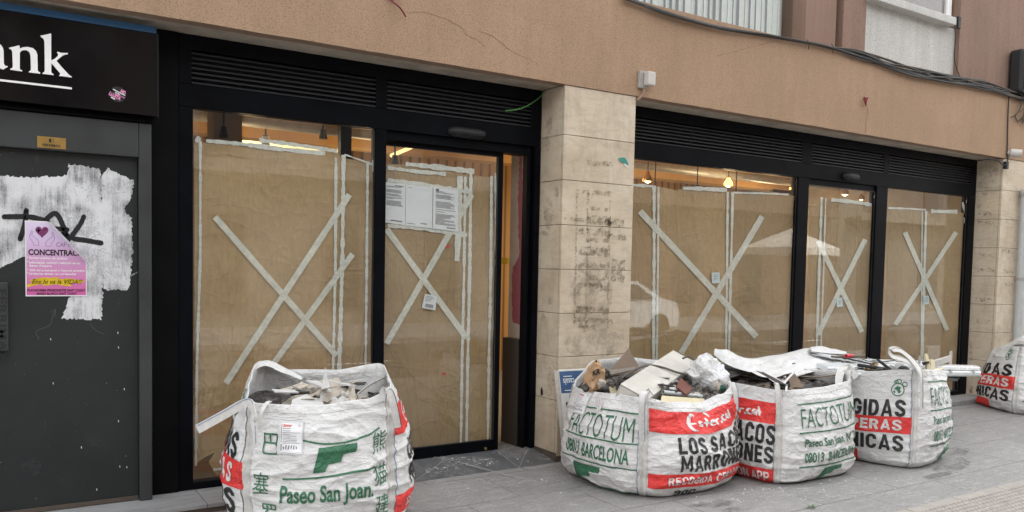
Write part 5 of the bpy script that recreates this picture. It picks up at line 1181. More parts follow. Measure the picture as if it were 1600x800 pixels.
def flap(s, back, front, seed, amp=.02, sag=0, nu=40, nv=18, name='cover_flap', mat='woven'):
    B_ = smooth_line([at(*p) for p in back], 8); F_ = smooth_line([at(*p) for p in front], 8)
    def pick(L, u):
        t = u*(len(L)-1); i = min(int(t), len(L)-2); return L[i].lerp(L[i+1], t-i)
    b = MB()
    def f(u, v):
        p = pick(B_, u).lerp(pick(F_, u), v); w = noise.noise((u*4, v*3, seed))*amp+(1-abs(noise.noise((u*6+v*3, v*5-u*2, seed+5))))**4*amp*1.3-sag*math.sin(math.pi*v)
        return p+Vector((0, -w*.3, w*math.sin(math.pi*min(1, max(0, v*.8+.1)))))
    grid(b, nu, nv, f); o = b.build(name, M[mat], s.t if s else None, smooth=True)
    sm = o.modifiers.new('thickness', 'SOLIDIFY'); sm.thickness = .003; return o
def pouch(s, q, label_part='document_pouch', seed=1):
    P = [at(*c) for c in q]; d = (P[1]-P[0]).cross(P[3]-P[0]).normalized()
    if d.y > 0: d = -d
    o = one('prism', [p+d*.004 for p in P], d*.002).build(label_part, M['film' if label_part == 'document_pouch' else 'paper'], s.t)
    f = lambda u, v: (P[3]*(1-u)*(1-v)+P[2]*u*(1-v)+P[1]*u*v+P[0]*(1-u)*v)+d*.0075
    ik = Ink(); ik.rect(.12, .06, .96, .93, 0); ik.build('paper_insert', M['paper'], f, o)
    ik = Ink(); rr = random.Random(seed)
    ik.text('Ester', .2, .82, .55, .89, 1, .04); ik.rect(.2, .77, .5, .785); ik.rect(.14, .1, .17, .92)
    for k in range(9): ik.rect(.2, .70-k*.047, .2+rr.choice((.3, .55, .7)), .712-k*.047)
    for k in range(6): ik.rect(.22+k*.1, .12+rr.uniform(0, .05), .27+k*.1, .22+rr.uniform(0, .05))
    ik.poly([(.84, .9), (.9, .85), (.84, .8), (.78, .85)]); ik.build('insert_print', [M['print_grey'], M['p_red']], lambda u, v: f(u, v)+d*.001, o)

s1 = Sack('nearest rubble sack before the wide left window, with Chinese characters and document pouch', 1.755, 5.075, -19, .425,
          [(0, .755), (.45, .735), (.8, .765), (1, .815), (1.25, .80), (1.6, .84), (2, .88), (2.4, .835), (2.75, .84), (3.0, .905), (3.15, .90), (3.5, .83), (3.9, .77)], (.10, .15, .06, .15), .06, 1,
          (face_D(), face_B(), face_B(), face_C(t1=(.56, .75), bd=(.36, .56), t2=(.16, .35), gl=(.66, .87, .06))))
s2 = Sack('fullest rubble sack, beside the stone pillar, heaped with a long white metal casing', 4.35, 4.80, 0, .47,
          [(0, .665), (.25, .625), (.55, .60), (.8, .645), (1, .72), (1.5, .74), (2, .80), (2.35, .83), (2.7, .82), (3.0, .64), (3.3, .63), (3.8, .66)], (.15, .20, .10, .15), .08, 2,
          (face_B(b1=(.68, .90), b2=(.115, .265), t1=(.475, .645), t2=(.29, .46)), face_A(), None, face_A(lines=(.83, .53, .28, .02), rows=((.55, .79), (.41, .53), (.33, .48)), u0=.25, u1=.93, logo=(.32, .68, .05, .25), skip=(1,))), 1.15)
s3 = Sack('middle sack of the right row, dark boards under white flap, reading FACTOTUM', 5.505, 4.56, 0, .465,
          [(0, .675), (.5, .675), (.9, .70), (1, .78), (1.5, .74), (2, .76), (2.5, .78), (3.0, .74), (3.5, .68)], (.10, .15, .08, .08), .055, 3,
          (face_A(lines=(.84, .545, .185, .0), rows=((.60, .80), (.375, .49), (.235, .34)), u0=.20, u1=.92, logo=(.42, .68, .03, .165)), face_A(), None, face_B(b1=(.64, .86), t1=(.42, .63), t2=(.22, .40), b2=(.0, .165))), 1.0)
s4 = Sack('boxy rubble sack with light fittings jutting right, last of the tight row', 6.80, 4.405, 14, .445,
          [(0, .79), (.5, .76), (1, .70), (1.5, .70), (2, .72), (2.5, .74), (3.0, .70), (3.5, .735), (3.9, .78)], (.09, .10, .06, .05), .04, 4,
          (face_A(lines=(.87, .58, .22, -.1), rows=((.63, .82), (.42, .53), (.27, .38)), u0=.22, u1=.95, logo=(.45, .75, .04, .18)), face_A(), None, face_C()), .8)
s5 = Sack('separate rubble sack at the far right, in front of the far pillar', 10.74, 5.0, -32, .40,
          [(0, .74), (.5, .78), (1, .76), (1.5, .76), (2, .74), (2.5, .72), (3.0, .66), (3.5, .72)], (.06, .06, .05, .05), .05, 5,
          (face_A(), face_A(), None, face_C(t1=(.55, .73), bd=(.36, .55), t2=(.17, .345), gl=(.72, .86, .06), words=(('IDAS', .05), ('PERAS', .06), ('NICAS', .08)))), 1.1, taper=.27)
s1.fill(.20, .0, 'dusty plaster rubble filling the nearest sack'); s2.fill(.10, .02, 'grey rubble and dust filling the sack beside the pillar', 'rubble_pale'); s3.fill(.13, .02, 'dark rubble under the flap of the middle sack'); s4.fill(.13, .03, 'grey scraps filling the boxy sack'); s5.fill(.12, .03, 'rubble filling the far right sack')
ik = Ink()
for pts in ([(.62, .93), (.62, .84), (.72, .84), (.72, .93), (.62, .93)], [(.67, .93), (.67, .84)], [(.52, .80), (.76, .80)], [(.72, .78), (.72, .73), (.58, .73), (.58, .78)]): ik.stroke(pts, .006, 0, 1.2)
ik.build('inner_print', M['p_faint'], lambda u, v: s1.pt(2+u, v, -.021), s1.t, cut=(.05, .05))
# straps, flaps and pouches
s1.strap([(399, 700, 4.66), (397, 652, 4.68), (392, 632, 4.74), (380, 631, 4.76), (350, 648, 4.74), (308, 671, 4.70)], .052, (0.1, .2, 1), edge='thread_blue')
s1.strap([(622, 668, 4.46), (616, 635, 4.46), (609, 612, 4.48), (601, 609, 4.50), (597, 625, 4.50)], .045, (1, -.35, 0), edge='thread_black')
s1.strap([(604, 594, 5.1), (594, 600, 5.06), (577, 609, 5.0), (560, 622, 4.92)], .07, (.15, .2, 1), edge='thread_black')
s1.strap([(405, 660, 4.70), (409, 642, 4.72), (417, 630, 4.78), (423, 627, 4.80)], .022, (1, 0, 0), 'tie_ribbon')
flap(s1, [(398, 570, 5.55), (418, 563, 5.6), (440, 572, 5.55), (474, 590, 5.45)], [(396, 580, 5.5), (415, 572, 5.5), (440, 582, 5.46), (472, 594, 5.42)], 3, .008, 0, 24, 8)
def face_quad(s, k, u0, v0, u1, v1, off=.006):
    return [s.pt(k+u0, v1, off), s.pt(k+u1, v1, off), s.pt(k+u1, v0, off), s.pt(k+u0, v0, off)]
def pouch_on(s, k, u0, v0, u1, v1, seed):
    """document pouch lying on a face of the sack, following its curve"""
    f0 = lambda off: (lambda u, v: s.pt(k+u0+(u1-u0)*u, v0+(v1-v0)*v, off))
    ik = Ink(); ik.rect(0, 0, 1, 1); o = ik.build('document_pouch', M['film'], f0(.0068), s.t, cut=(.1, .1))
    ik = Ink(); ik.rect(.10, .05, .95, .93); ik.build('paper_insert', M['paper'], f0(.0085), o, cut=(.1, .1))
    ik = Ink(); rr = random.Random(seed); ik.text('Ester', .2, .82, .55, .89, 1, .04); ik.rect(.2, .77, .5, .785); ik.rect(.13, .1, .17, .3); ik.rect(.13, .34, .155, .9)
    for k2 in range(9): ik.rect(.2, .70-k2*.047, .2+rr.choice((.3, .55, .7)), .712-k2*.047)
    for k2 in range(6): ik.rect(.22+k2*.1, .12+rr.uniform(0, .05), .27+k2*.1, .22+rr.uniform(0, .05))
    ik.stroke([(.84, .9), (.9, .86), (.84, .82), (.78, .86), (.84, .9)], .015); ik.build('insert_print', [M['print_grey'], M['p_red']], f0(.0098), o, cut=(.1, .1))
pouch_on(s1, 0, .225, .655, .385, .885, 1); pouch_on(s2, 3, .23, .74, .40, .98, 2)
s2.strap([(1003, 690, 4.28), (1003, 640, 4.27), (1004, 618, 4.29), (1010, 611, 4.33), (1016, 618, 4.31)], .05, (1, -.2, 0), edge='thread_blue')
s2.strap([(932, 618, 4.70), (933, 636, 4.70), (936, 640, 4.69), (938, 634, 4.70), (937, 617, 4.72)], .012, (1, -.3, 0), 'tie_ribbon')
s2.strap([(1150, 640, 4.30), (1149, 612, 4.32), (1144, 598, 4.36), (1139, 604, 4.42)], .045, (1, -.3, 0), edge='thread_blue')
s3.strap([(1217, 660, 4.03), (1216, 625, 4.03), (1214, 602, 4.06), (1209, 600, 4.08)], .045, (1, -.2, 0), edge='thread_white')
s3.strap([(1338, 590, 4.2), (1322, 572, 4.25), (1311, 590, 4.2), (1313, 615, 4.12), (1318, 648, 4.06)], .06, (1, -.3, .2))
s3.strap([(1228, 612, 4.05), (1229, 602, 4.1), (1226, 598, 4.15), (1240, 582, 4.3)], .016, (1, 0, 0), 'tie_ribbon')
s4.strap([(1440, 640, 3.80), (1440, 600, 3.80), (1438, 580, 3.83), (1425, 562, 3.92), (1406, 547, 4.0), (1392, 547, 4.02), (1394, 556, 4.0), (1412, 562, 3.95), (1430, 572, 3.90), (1437, 584, 3.88)], .052, (.9, .2, .5), edge='thread_black')
flap(s3, [(1116, 546, 5.0), (1140, 549, 5.0), (1162, 560, 5.0), (1200, 558, 5.0), (1240, 550, 5.0), (1268, 546, 5.0), (1312, 560, 4.9)], [(1115, 556, 4.92), (1140, 571, 4.8), (1165, 581, 4.66), (1198, 592, 4.5), (1222, 600, 4.35), (1255, 586, 4.5), (1314, 577, 4.6)], 8, .03, .01)
flap(s3, [(1264, 543, 4.95), (1280, 541, 4.95), (1300, 545, 4.95), (1322, 550, 4.9)], [(1268, 549, 4.8), (1282, 551, 4.8), (1302, 553, 4.8), (1322, 553, 4.8)], 4, .012, 0, 20, 8)
flap(s5, [(1556, 549, 5.4), (1570, 540, 5.35), (1594, 527, 5.2), (1612, 524, 5.1)], [(1560, 552, 5.3), (1575, 546, 5.2), (1596, 533, 5.0), (1614, 530, 4.95)], 6, .01, 0, 20, 8)

# ------------------------------------------------------------------ debris lying in the sacks: each piece a thing
def slab(name, mat, label, cat, pts, th, group=None, d=None, bevel=0):
    P = [at(*p) for p in pts]; c = sum(P, Vector())/len(P); d = Vector((0, .3*th, -th)) if d is None else Vector(d)*th
    o = one('prism', P, d).build(name, M[mat], None, origin=c, bevel=bevel); return tag(o, label, cat, group)
def chunk(px, py, Y, size, mat, label, name='plaster_chunk', group=None, seed=0, flat=(1, 1, .7), cat='rubble piece'):
    bm = bmesh.new(); bmesh.ops.create_icosphere(bm, subdivisions=3, radius=1)
    for v in bm.verts:
        n1 = noise.noise(v.co*1.3+Vector((seed*3.1, seed, 0)))*.5+noise.noise(v.co*3.1+Vector((0, seed, seed)))*.25+noise.noise(v.co*7+Vector((seed, 0, 0)))*.1
        v.co = Vector((v.co.x*flat[0], v.co.y*flat[1], v.co.z*flat[2]))*(1+n1)*size
    me = bpy.data.meshes.new(name); bm.to_mesh(me); bm.free(); me.materials.append(M[mat]); o = bpy.data.objects.new(name, me); C.objects.link(o)
    o.location = at(px, py, Y); o.rotation_euler = (seed*1.3, seed*.7, seed*2.1); return tag(o, label, cat, group)
# sack 1: broken plaster
slab('plaster_shard', 'plaster_white', 'tall white pointed plaster shard sticking up from the nearest sack', 'shard', [(496, 642, 4.88), (502, 612, 4.93), (508, 574, 5.0), (514, 600, 4.97), (521, 622, 4.92), (519, 642, 4.87)], .012, d=(.2, .9, .1))
slab('plasterboard_piece', 'plaster_white', 'flat white plasterboard piece at the front of the nearest sack', 'board piece', [(452, 646, 4.78), (457, 624, 4.9), (478, 616, 5.0), (492, 622, 4.97), (506, 621, 4.95), (504, 646, 4.76)], .02, d=(.1, .9, -.3))
slab('plaster_strip', 'plaster', 'long beige strip of plaster leaning across the nearest sack', 'board piece', [(427, 641, 5.0), (452, 622, 5.15), (490, 605, 5.25), (497, 609, 5.22), (462, 628, 5.1), (438, 645, 4.98)], .018)
slab('plaster_strip', 'plaster', 'beige plaster strip lying topmost at the back of the nearest sack', 'board piece', [(478, 604, 5.3), (500, 594, 5.35), (530, 590, 5.4), (533, 596, 5.36), (508, 601, 5.3), (486, 610, 5.25)], .02)
slab('cavity_shade', 'board_and_cavity', 'dark brown slab standing for the shaded cavity under the beige strips in the nearest sack', 'board piece', [(440, 640, 5.12), (468, 618, 5.26), (512, 604, 5.3), (520, 612, 5.2), (480, 628, 5.1), (452, 645, 5.0)], .02)  # dark slab painting the shade of a hollow between the pieces
for k, (px, py, a, R_, lab) in enumerate(((513, 622, .5, .075, 'curved beige plaster shell right of the tall shard'), (536, 616, 1.0, .055, 'smaller curved plaster shell at the middle right of the nearest sack'))):
    c = at(px, py, 5.0); ax = Vector((math.cos(a), math.sin(a), .25)).normalized(); u = ax.orthogonal().normalized(); w_ = ax.cross(u); b = MB(); n = 14; vs = []
    for R2 in (R_, R_*.8):
        for i in range(n):
            an = -.2+3.5*i/(n-1)
            for t in (-.09, .09): vs.append(c+(u*math.cos(an)+w_*math.sin(an))*R2*(1+.08*math.sin(i*2.3+t*9))+ax*t*(1+.25*math.sin(i*1.7)))
    fs = [(i*2, i*2+1, i*2+3, i*2+2) for i in range(n-1)]+[(2*n+i*2, 2*n+i*2+2, 2*n+i*2+3, 2*n+i*2+1) for i in range(n-1)]+[(i*2, i*2+2, 2*n+i*2+2, 2*n+i*2) for i in range(n-1)]+[(i*2+1, 2*n+i*2+1, 2*n+i*2+3, i*2+3) for i in range(n-1)]+[(0, 2*n, 2*n+1, 1), (2*n-2, 2*n-1, 4*n-1, 4*n-2)]
    b.add(vs, fs); tag(b.build('plaster_shell', M['plaster'], None, origin=c, smooth=35), lab, 'rubble piece')
slab('plaster_shard', 'plaster', 'upright broken beige shard near the right rim of the nearest sack', 'shard', [(549, 640, 4.75), (546, 620, 4.8), (551, 603, 4.83), (554, 604, 4.82), (556, 624, 4.78), (560, 640, 4.72)], .015, d=(.3, .9, 0))
r = random.Random(17)
for k, (px, py, Y, sz) in enumerate(((530, 632, 4.85, .05), (545, 634, 4.8, .045), (521, 636, 4.82, .035), (540, 622, 4.95, .05), (558, 634, 4.75, .035), (470, 640, 4.9, .03), (528, 612, 5.1, .05), (553, 624, 4.95, .04), (568, 628, 4.85, .04), (440, 643, 4.9, .03))):
    chunk(px, py, Y, sz, 'plaster' if k % 3 else 'plaster_white', 'broken lump of beige or white plaster lying in the nearest sack', 'plaster_chunk', 'plaster lumps in the nearest sack', seed=k+1)
# sack 2
pb = empty('paper_bag', at(927, 582, 4.95), 'crumpled brown paper bag with black letters at the left rim of the fullest sack', 'paper bag')
bm = MB(); c = at(926, 584, 4.95)
def pbf(u, v):
    th = u*2*math.pi; ph = (v-.5)*math.pi*.98; se = lambda x: math.copysign(abs(x)**.55, x)
    d = Vector((se(math.cos(th))*se(math.cos(ph)), se(math.sin(th))*se(math.cos(ph)), se(math.sin(ph))))
    p = Vector((d.x*.068, d.y*.06, d.z*.115)); e = p*1.0
    k = .80+.34*(1-abs(noise.noise(e*9+Vector((4, 2, 7)))))**3+.16*(1-abs(noise.noise(e*21)))**3-.25*abs(noise.noise(e*14+Vector((0, 9, 0))))
    p *= k; p.x += p.z*.25-.3*p.z*p.z; return c+p
c = at(928, 590, 4.95); grid(bm, 72, 56, pbf); bm.build('crumpled_paper', M['kraft_bag'], pb, smooth=24)
ik = Ink(); ik.text('KR', .0, .0, 1, 1, 0, .05)
o = ik.build('paper_print', M['ink'], lambda u, v: at(926+12*u, 588-9*v-4*u, 4.865), pb)
# long white metal casing
def beam_box(name, mat, label, cat, a, b, up, wd, ht, parts=True):
    a = at(*a); b = at(*b); ax = (b-a)/2; t = ax.normalized(); sd_ = t.cross(Vector(up)).normalized(); un = sd_.cross(t)
    root = empty(name, (a+b)/2, label, cat); c = (a+b)/2
    th = .004; m = MB(); m.obox(c+un*ht/2, ax, sd_*wd/2, un*th); m.obox(c+sd_*(wd/2-th), ax*.999, sd_*th, un*(ht/2-.006)); m.obox(c-sd_*(wd/2-th), ax*.999, sd_*th, un*(ht/2-.006)); m.build('casing', M[mat], root, bevel=.003)
    m = MB(); m.obox(a+t*.006, t*.004, sd_*(wd/2-.01), un*(ht/2-.008)); m.build('end_cap', M[mat], root, bevel=.002); return root
beam_box('metal_casing', 'box_white', 'long dusty white metal casing lying across the top of the fullest sack', 'casing', (986, 622, 4.52), (1066, 566, 5.12), (.30, -.35, 1), .23, .11)
slab('hardboard_sheet', 'board_brown', 'brown triangular hardboard corner standing at the back of the fullest sack', 'board piece', [(955, 577, 5.12), (983, 545, 5.2), (998, 572, 5.1), (994, 592, 4.98), (962, 592, 4.95)], .008, d=(.1, .95, .1))
for pts, m, lab in (([(948, 579, 5.0), (992, 573, 5.05), (992, 577, 4.98), (955, 585, 4.9)], 'board_grey', 'thin grey board edge lying before the brown triangular hardboard'), ([(955, 590, 4.85), (985, 583, 4.95), (1000, 588, 4.85), (965, 600, 4.75)], 'board_dark', 'dark flat scrap under the thin grey board edge'), ([(952, 604, 4.86), (962, 603, 4.84), (964, 618, 4.74), (955, 620, 4.74)], 'cream', 'cream board corner between the grey pipe and the white casing'), ([(963, 610, 4.80), (975, 608, 4.82), (975, 621, 4.68), (963, 621, 4.70)], 'cream', 'pale yellow scrap touching the end of the white casing'),
                    ([(918, 612, 5.02), (932, 606, 5.05), (946, 612, 4.95), (930, 618, 4.92)], 'board_dark', 'dark grey rolled scrap under the grey pipe end'), ([(1032, 629, 4.36), (1034, 618, 4.45), (1100, 623, 4.40), (1103, 630, 4.33)], 'cream', 'cream board lying along the front rim of the fullest sack'), ([(1045, 606, 4.6), (1056, 600, 4.7), (1072, 610, 4.6), (1062, 614, 4.5)], 'plaster_white', 'white scrap between the casing and the red brown tiles')):
    slab('board_scrap', m, lab, 'board piece', pts, .012)
for pts, lab in (([(1058, 600, 4.62), (1064, 590, 4.72), (1082, 606, 4.58), (1077, 613, 4.5)], 'upper red brown tile leaning by the plastic bag'), ([(1056, 603, 4.56), (1066, 598, 4.62), (1079, 612, 4.48), (1072, 616, 4.42)], 'lower red brown tile leaning against the other tile')):
    slab('broken_tile', 'tile_red', lab, 'tile', pts, .014)
def pipe(a, b, r_, mat, label, name='plastic_pipe', cat='pipe', th=.003):
    a = at(*a); b = at(*b); o = one('pipe', a, b, r_, th, 24).build(name, M[mat], None, smooth=40, origin=(a+b)/2); return tag(o, label, cat)
pipe((931, 602, 4.98), (985, 607, 4.92), .040, 'pvc', 'thick pale grey plastic pipe poking left of the white casing')
pipe((1036, 613, 4.5), (1096, 620, 4.48), .018, 'pvc', 'thin pale grey pipe lying above the cream board')
b = MB(); b.tube(smooth_line([at(966, 594, 4.78), at(990, 579, 4.85), at(1012, 571, 4.9), at(1035, 574, 4.85), at(1062, 583, 4.75), at(1087, 585, 4.7), at(1091, 576, 4.75), at(1084, 562, 4.85), at(1076, 557, 4.9), at(1067, 560, 4.9)], 8), .009, 8)
tag(b.build('loose_cable', M['cable_grey'], smooth=True), 'dark grey cable looped over the white metal casing', 'cable')
bm = MB(); c = at(1106, 587, 4.66)
def plf(u, v):
    th = u*2*math.pi; ph = (v-.5)*math.pi*.98; d = Vector((math.cos(th)*math.cos(ph)*.17, math.sin(th)*math.cos(ph)*.15, math.sin(ph)*.165))
    n_ = (1-abs(noise.noise(d*6+Vector((1, 5, 2)))))**4*.22+noise.noise(d*5)*.42+(1-abs(noise.noise(d*11+Vector((3, 0, 0)))))**4*.13+(1-abs(noise.noise(d*21)))**4*.06; return c+d*(.78+n_)
grid(bm, 110, 80, plf); tag(bm.build('plastic_bag', M['film_clear'], None, smooth=True, origin=c), 'crumpled milky white plastic bag on top of the fullest sack', 'plastic bag')
for k, (px, py, Y, sz, m) in enumerate(((945, 585, 4.95, .04, 'rubble'), (968, 596, 4.75, .035, 'rubble'), (955, 600, 4.7, .03, 'rubble'), (915, 606, 4.75, .035, 'rubble'), (1115, 622, 4.45, .04, 'rubble'), (1105, 612, 4.52, .04, 'rubble'), (1130, 612, 4.42, .035, 'rubble'), (1090, 618, 4.5, .03, 'plaster'), (1122, 605, 4.5, .04, 'plaster'), (940, 598, 4.8, .03, 'plaster'))):
    chunk(px, py, Y, sz, m, 'small lump of grey rubble lying in the fullest sack', 'rubble_chunk', 'grey lumps in the fullest sack', seed=k+20)
chunk(1129, 606, 4.40, .022, 'green_glass', 'dark green scrap near the right rim of the fullest sack', 'plastic_scrap', seed=33, cat='scrap')
# sack 3: stack of dark boards below the flap
for k, (pts, m, lab) in enumerate((([(1125, 588, 4.95), (1150, 580, 5.0), (1200, 594, 4.75), (1170, 604, 4.6)], 'board_grey', 'topmost grey board under the left end of the white flap'), ([(1146, 597, 4.78), (1158, 584, 4.95), (1210, 598, 4.6), (1206, 605, 4.42), (1155, 603, 4.66)], 'board_brown', 'broad grey brown board behind the front rim of the middle sack'), ([(1153, 607, 4.66), (1155, 600, 4.74), (1185, 603, 4.52), (1188, 609, 4.44)], 'board_dark', 'charcoal board at the front left of the middle sack'),
        ([(1190, 611, 4.42), (1198, 597, 4.5), (1205, 597, 4.48), (1200, 611, 4.37)], 'board_brown', 'narrow brown slat standing at the seam of the middle sack'), ([(1118, 577, 5.0), (1150, 572, 5.05), (1185, 588, 4.85), (1160, 592, 4.75)], 'board_dark', 'thin dark board just under the flap at the left'), ([(1232, 606, 4.2), (1260, 594, 4.5), (1268, 597, 4.48), (1246, 613, 4.15)], 'board_brown', 'brown slat poking out below the flap at the front'), ([(1274, 598, 4.4), (1285, 593, 4.5), (1312, 609, 4.2), (1305, 616, 4.12)], 'board_grey', 'grey ribbed board pointing to the strap of the middle sack'), ([(1279, 588, 4.55), (1300, 580, 4.65), (1312, 592, 4.4), (1306, 598, 4.3)], 'board_dark', 'dark board corner by the strap of the middle sack'), ([(1240, 600, 4.4), (1285, 590, 4.6), (1300, 600, 4.4), (1262, 610, 4.2)], 'board_dark', 'dark sheet deep under the front edge of the flap'), ([(1284, 612, 4.15), (1300, 602, 4.25), (1304, 606, 4.2), (1290, 615, 4.1)], 'wood', 'small wood splinter at the front rim of the middle sack'))):
    slab('board_scrap', m, lab, 'board piece', pts, .012)
chunk(1156, 598, 4.72, .022, 'wood', 'small torn yellowish scrap on the charcoal board', 'paper_scrap', seed=41, cat='scrap')
def pile(s, n, zoff, mats, label, group, seed, ext=.78, name='broken_board', L=(.14, .46), Wd=(.04, .16), cat='board piece', ymax=1.0):
    r = random.Random(seed)
    for k in range(n):
        x = r.uniform(-ext, ext)*s.w; y = r.uniform(-ext, ext*ymax)*s.w; yaw = r.uniform(-1.2, 1.2); l = r.uniform(*L)/2; w_ = r.uniform(*Wd)/2; th = r.uniform(.004, .011)
        m_ = s.w*.97; l = min(l, max(.05, (m_-abs(x))/max(.2, abs(math.cos(yaw))), .05)); rz = sum(s.rimz(q) for q in (0, 1, 2, 3))/4
        c = s.world(x, y, rz+zoff*(1-.5*(abs(x)+abs(y))/s.w)+r.uniform(-.05, .05)); ax = Vector((math.cos(yaw+s.rot), math.sin(yaw+s.rot), r.uniform(-.25, .25))).normalized(); sd_ = Vector((0, 0, 1)).cross(ax).normalized(); sd_ = (sd_+Vector((0, 0, r.uniform(-.4, .3)))).normalized(); un = ax.cross(sd_)
        q = [(-1, -1), (r.uniform(-.3, .3), -1), (1, r.uniform(-1, -.5)), (r.uniform(.7, 1), r.uniform(-.1, .3)), (1, 1), (r.uniform(-.4, .2), r.uniform(.75, 1)), (-1, 1), (r.uniform(-1, -.8), r.uniform(-.3, .3))]
        P = [c+ax*a*l+sd_*b_*w_ for a, b_ in q]
        tag(one('prism', P, un*th).build(name, M[mats[k % len(mats)]], None, origin=c), label, cat, group)
pile(s3, 26, -.115, ('board_grey', 'board_dark', 'board_brown', 'board_grey', 'board_and_cavity'), 'thin broken board stacked under the white flap of the middle sack', 'thin boards under the flap', 5, L=(.2, .6))
pile(s2, 16, -.02, ('rubble', 'board_grey', 'plaster', 'board_dark', 'plaster_white'), 'small broken board or plaster flake among the rubble of the fullest sack', 'flakes in the fullest sack', 6, L=(.08, .24), Wd=(.03, .12))
pile(s1, 14, -.10, ('plaster', 'board_and_cavity', 'plaster_white', 'plaster', 'plaster_white'), 'broken plaster flake lying among the lumps of the nearest sack', 'flakes in the nearest sack', 7, L=(.08, .26), Wd=(.03, .12), ext=.58)
pile(s4, 16, .03, ('enamel', 'board_grey', 'enamel', 'board_dark', 'white_plastic', 'plaster_white'), 'white or grey strip lying among the light fittings of the boxy sack', 'offcuts in the boxy sack', 8, L=(.2, .6), Wd=(.02, .07), name='profile_offcut', cat='offcut')
# sack 4: light fittings, tubes and slats
def batten(a, b, up, wd, ht, label, mat='enamel', cover=True):
    a = at(*a); b = at(*b); ax = (b-a)/2; t = ax.normalized(); sd_ = t.cross(Vector(up)).normalized(); un = sd_.cross(t); c = (a+b)/2
    root = empty('light_fitting', c, label, 'light fitting', 'old strip light fittings'); prof = [(-.5, -.35), (-.42, -.5), (.42, -.5), (.5, -.35), (.5, -.08), (.38, .08), (-.38, .08), (-.5, -.08)]
    m = MB(); m.prism([a+sd_*x*wd+un*y*ht for x, y in prof], ax*2); m.build('housing', M[mat], root, bevel=.004)
    if cover:
        pr = [(-.46, .085), (-.40, .40), (-.2, .5), (.2, .5), (.40, .40), (.46, .085)]
        m = MB(); m.prism([a+t*.02+sd_*x*wd+un*y*ht for x, y in pr], ax*2-t*.04); m.build('diffuser', M['film'], root, bevel=.004)
        for k in (.2, .55, .88):
            m = MB(); m.obox(a.lerp(b, k)-sd_*wd*.51, t*.02, sd_*.006, un*ht*.22); m.obox(a.lerp(b, k)+sd_*wd*.51, t*.02, sd_*.006, un*ht*.22); m.build('clip', M['pvc'], root)
    m = MB(); m.obox(b+t*.004, t*.008, sd_*wd*.36, un*ht*.34); m.build('end_cap', M['grey_plastic'], root, bevel=.004); return root
batten((1285, 571, 4.55), (1432, 570, 4.62), (0, -.25, 1), .13, .075, 'long bluish white strip light lying across the boxy sack', cover=False)
batten((1405, 577, 4.25), (1524, 579, 4.62), (0, -.1, 1), .12, .11, 'strip light with milky cover jutting out to the right of the boxy sack')
batten((1330, 563, 4.8), (1445, 566, 4.9), (0, -.2, 1), .12, .07, 'strip light housing at the back of the boxy sack', cover=False)
slab('plastic_sheet', 'enamel', 'thin white panel lying topmost between the middle and the boxy sack', 'panel', [(1266, 548, 4.85), (1272, 543, 4.95), (1345, 556, 4.85), (1340, 562, 4.75), (1300, 560, 4.7)], .008)
pipe((1300, 558, 4.72), (1350, 556, 4.8), .014, 'board_brown', 'rusty brown tube under the thin white panel', 'metal_tube'); pipe((1322, 556, 4.70), (1331, 555.5, 4.71), .0155, 'red', 'short red sleeve on the rusty brown tube', 'tube_sleeve', 'sleeve')
pipe((1303, 577, 4.5), (1350, 581, 4.35), .016, 'enamel', 'white tube with a dark end in the boxy sack', 'lamp_tube', 'tube'); pipe((1298, 586, 4.42), (1352, 585, 4.3), .014, 'enamel', 'lower white tube near the rim of the boxy sack', 'lamp_tube', 'tube')
pipe((1340, 570, 4.4), (1392, 578, 4.15), .014, 'rubber', 'long black tube lying on the boxy sack', 'black_tube', 'tube', .004); pipe((1371, 562, 4.35), (1391, 577, 4.18), .012, 'rubber', 'short black tube crossing the long black one', 'black_tube', 'tube', .004)
slab('wood_slat', 'wood', 'raw wood slat between the black tubes of the boxy sack', 'slat', [(1352, 573, 4.45), (1370, 565, 4.55), (1373, 568, 4.52), (1358, 577, 4.4)], .015)
slab('cream_slat', 'cream', 'left of the two cream slats standing up at the right of the boxy sack', 'slat', [(1449, 582, 4.0), (1446, 553, 4.05), (1450, 553, 4.05), (1456, 582, 4.0)], .02, d=(.3, .9, 0))
slab('cream_slat', 'cream', 'right and shorter of two cream slats standing at the right of the boxy sack', 'slat', [(1455, 583, 4.02), (1454, 561, 4.07), (1460, 562, 4.07), (1462, 583, 4.02)], .02, d=(.3, .9, 0))
slab('cream_slat', 'cream', 'thin cream slat lying flat beside the upright slats', 'slat', [(1452, 577, 4.1), (1474, 574, 4.2), (1475, 576, 4.18), (1454, 580, 4.08)], .01)
P = [at(*p) for p in ((1456, 569, 4.2), (1484, 560, 4.5))]
ch = empty('plastic_channel', P[0], 'cream plastic channel with a rounded end plate beside the jutting strip light', 'channel')
b = MB(); t_ = (P[1]-P[0]); b.obox(P[0]+t_*.5, t_*.5, Vector((0, .004, -.03)), Vector((0, .012, .002))); b.build('channel', M['white_plastic'], ch, bevel=.003)
e = P[1]; b = MB(); b.prism([e+Vector((math.cos(a)*.028, -.01, (math.sin(a)*.028)+(.05 if math.sin(a) > 0 else -.075))) for a in [2*math.pi*k/20 for k in range(20)]], (.03, .02, 0)); b.build('end_plate', M['white_plastic'], ch, bevel=.003)
slab('dark_tray', 'board_dark', 'dark flat tray edge under the jutting strip light', 'tray', [(1470, 590, 4.35), (1474, 586, 4.45), (1500, 589, 4.6), (1496, 594, 4.45)], .012)
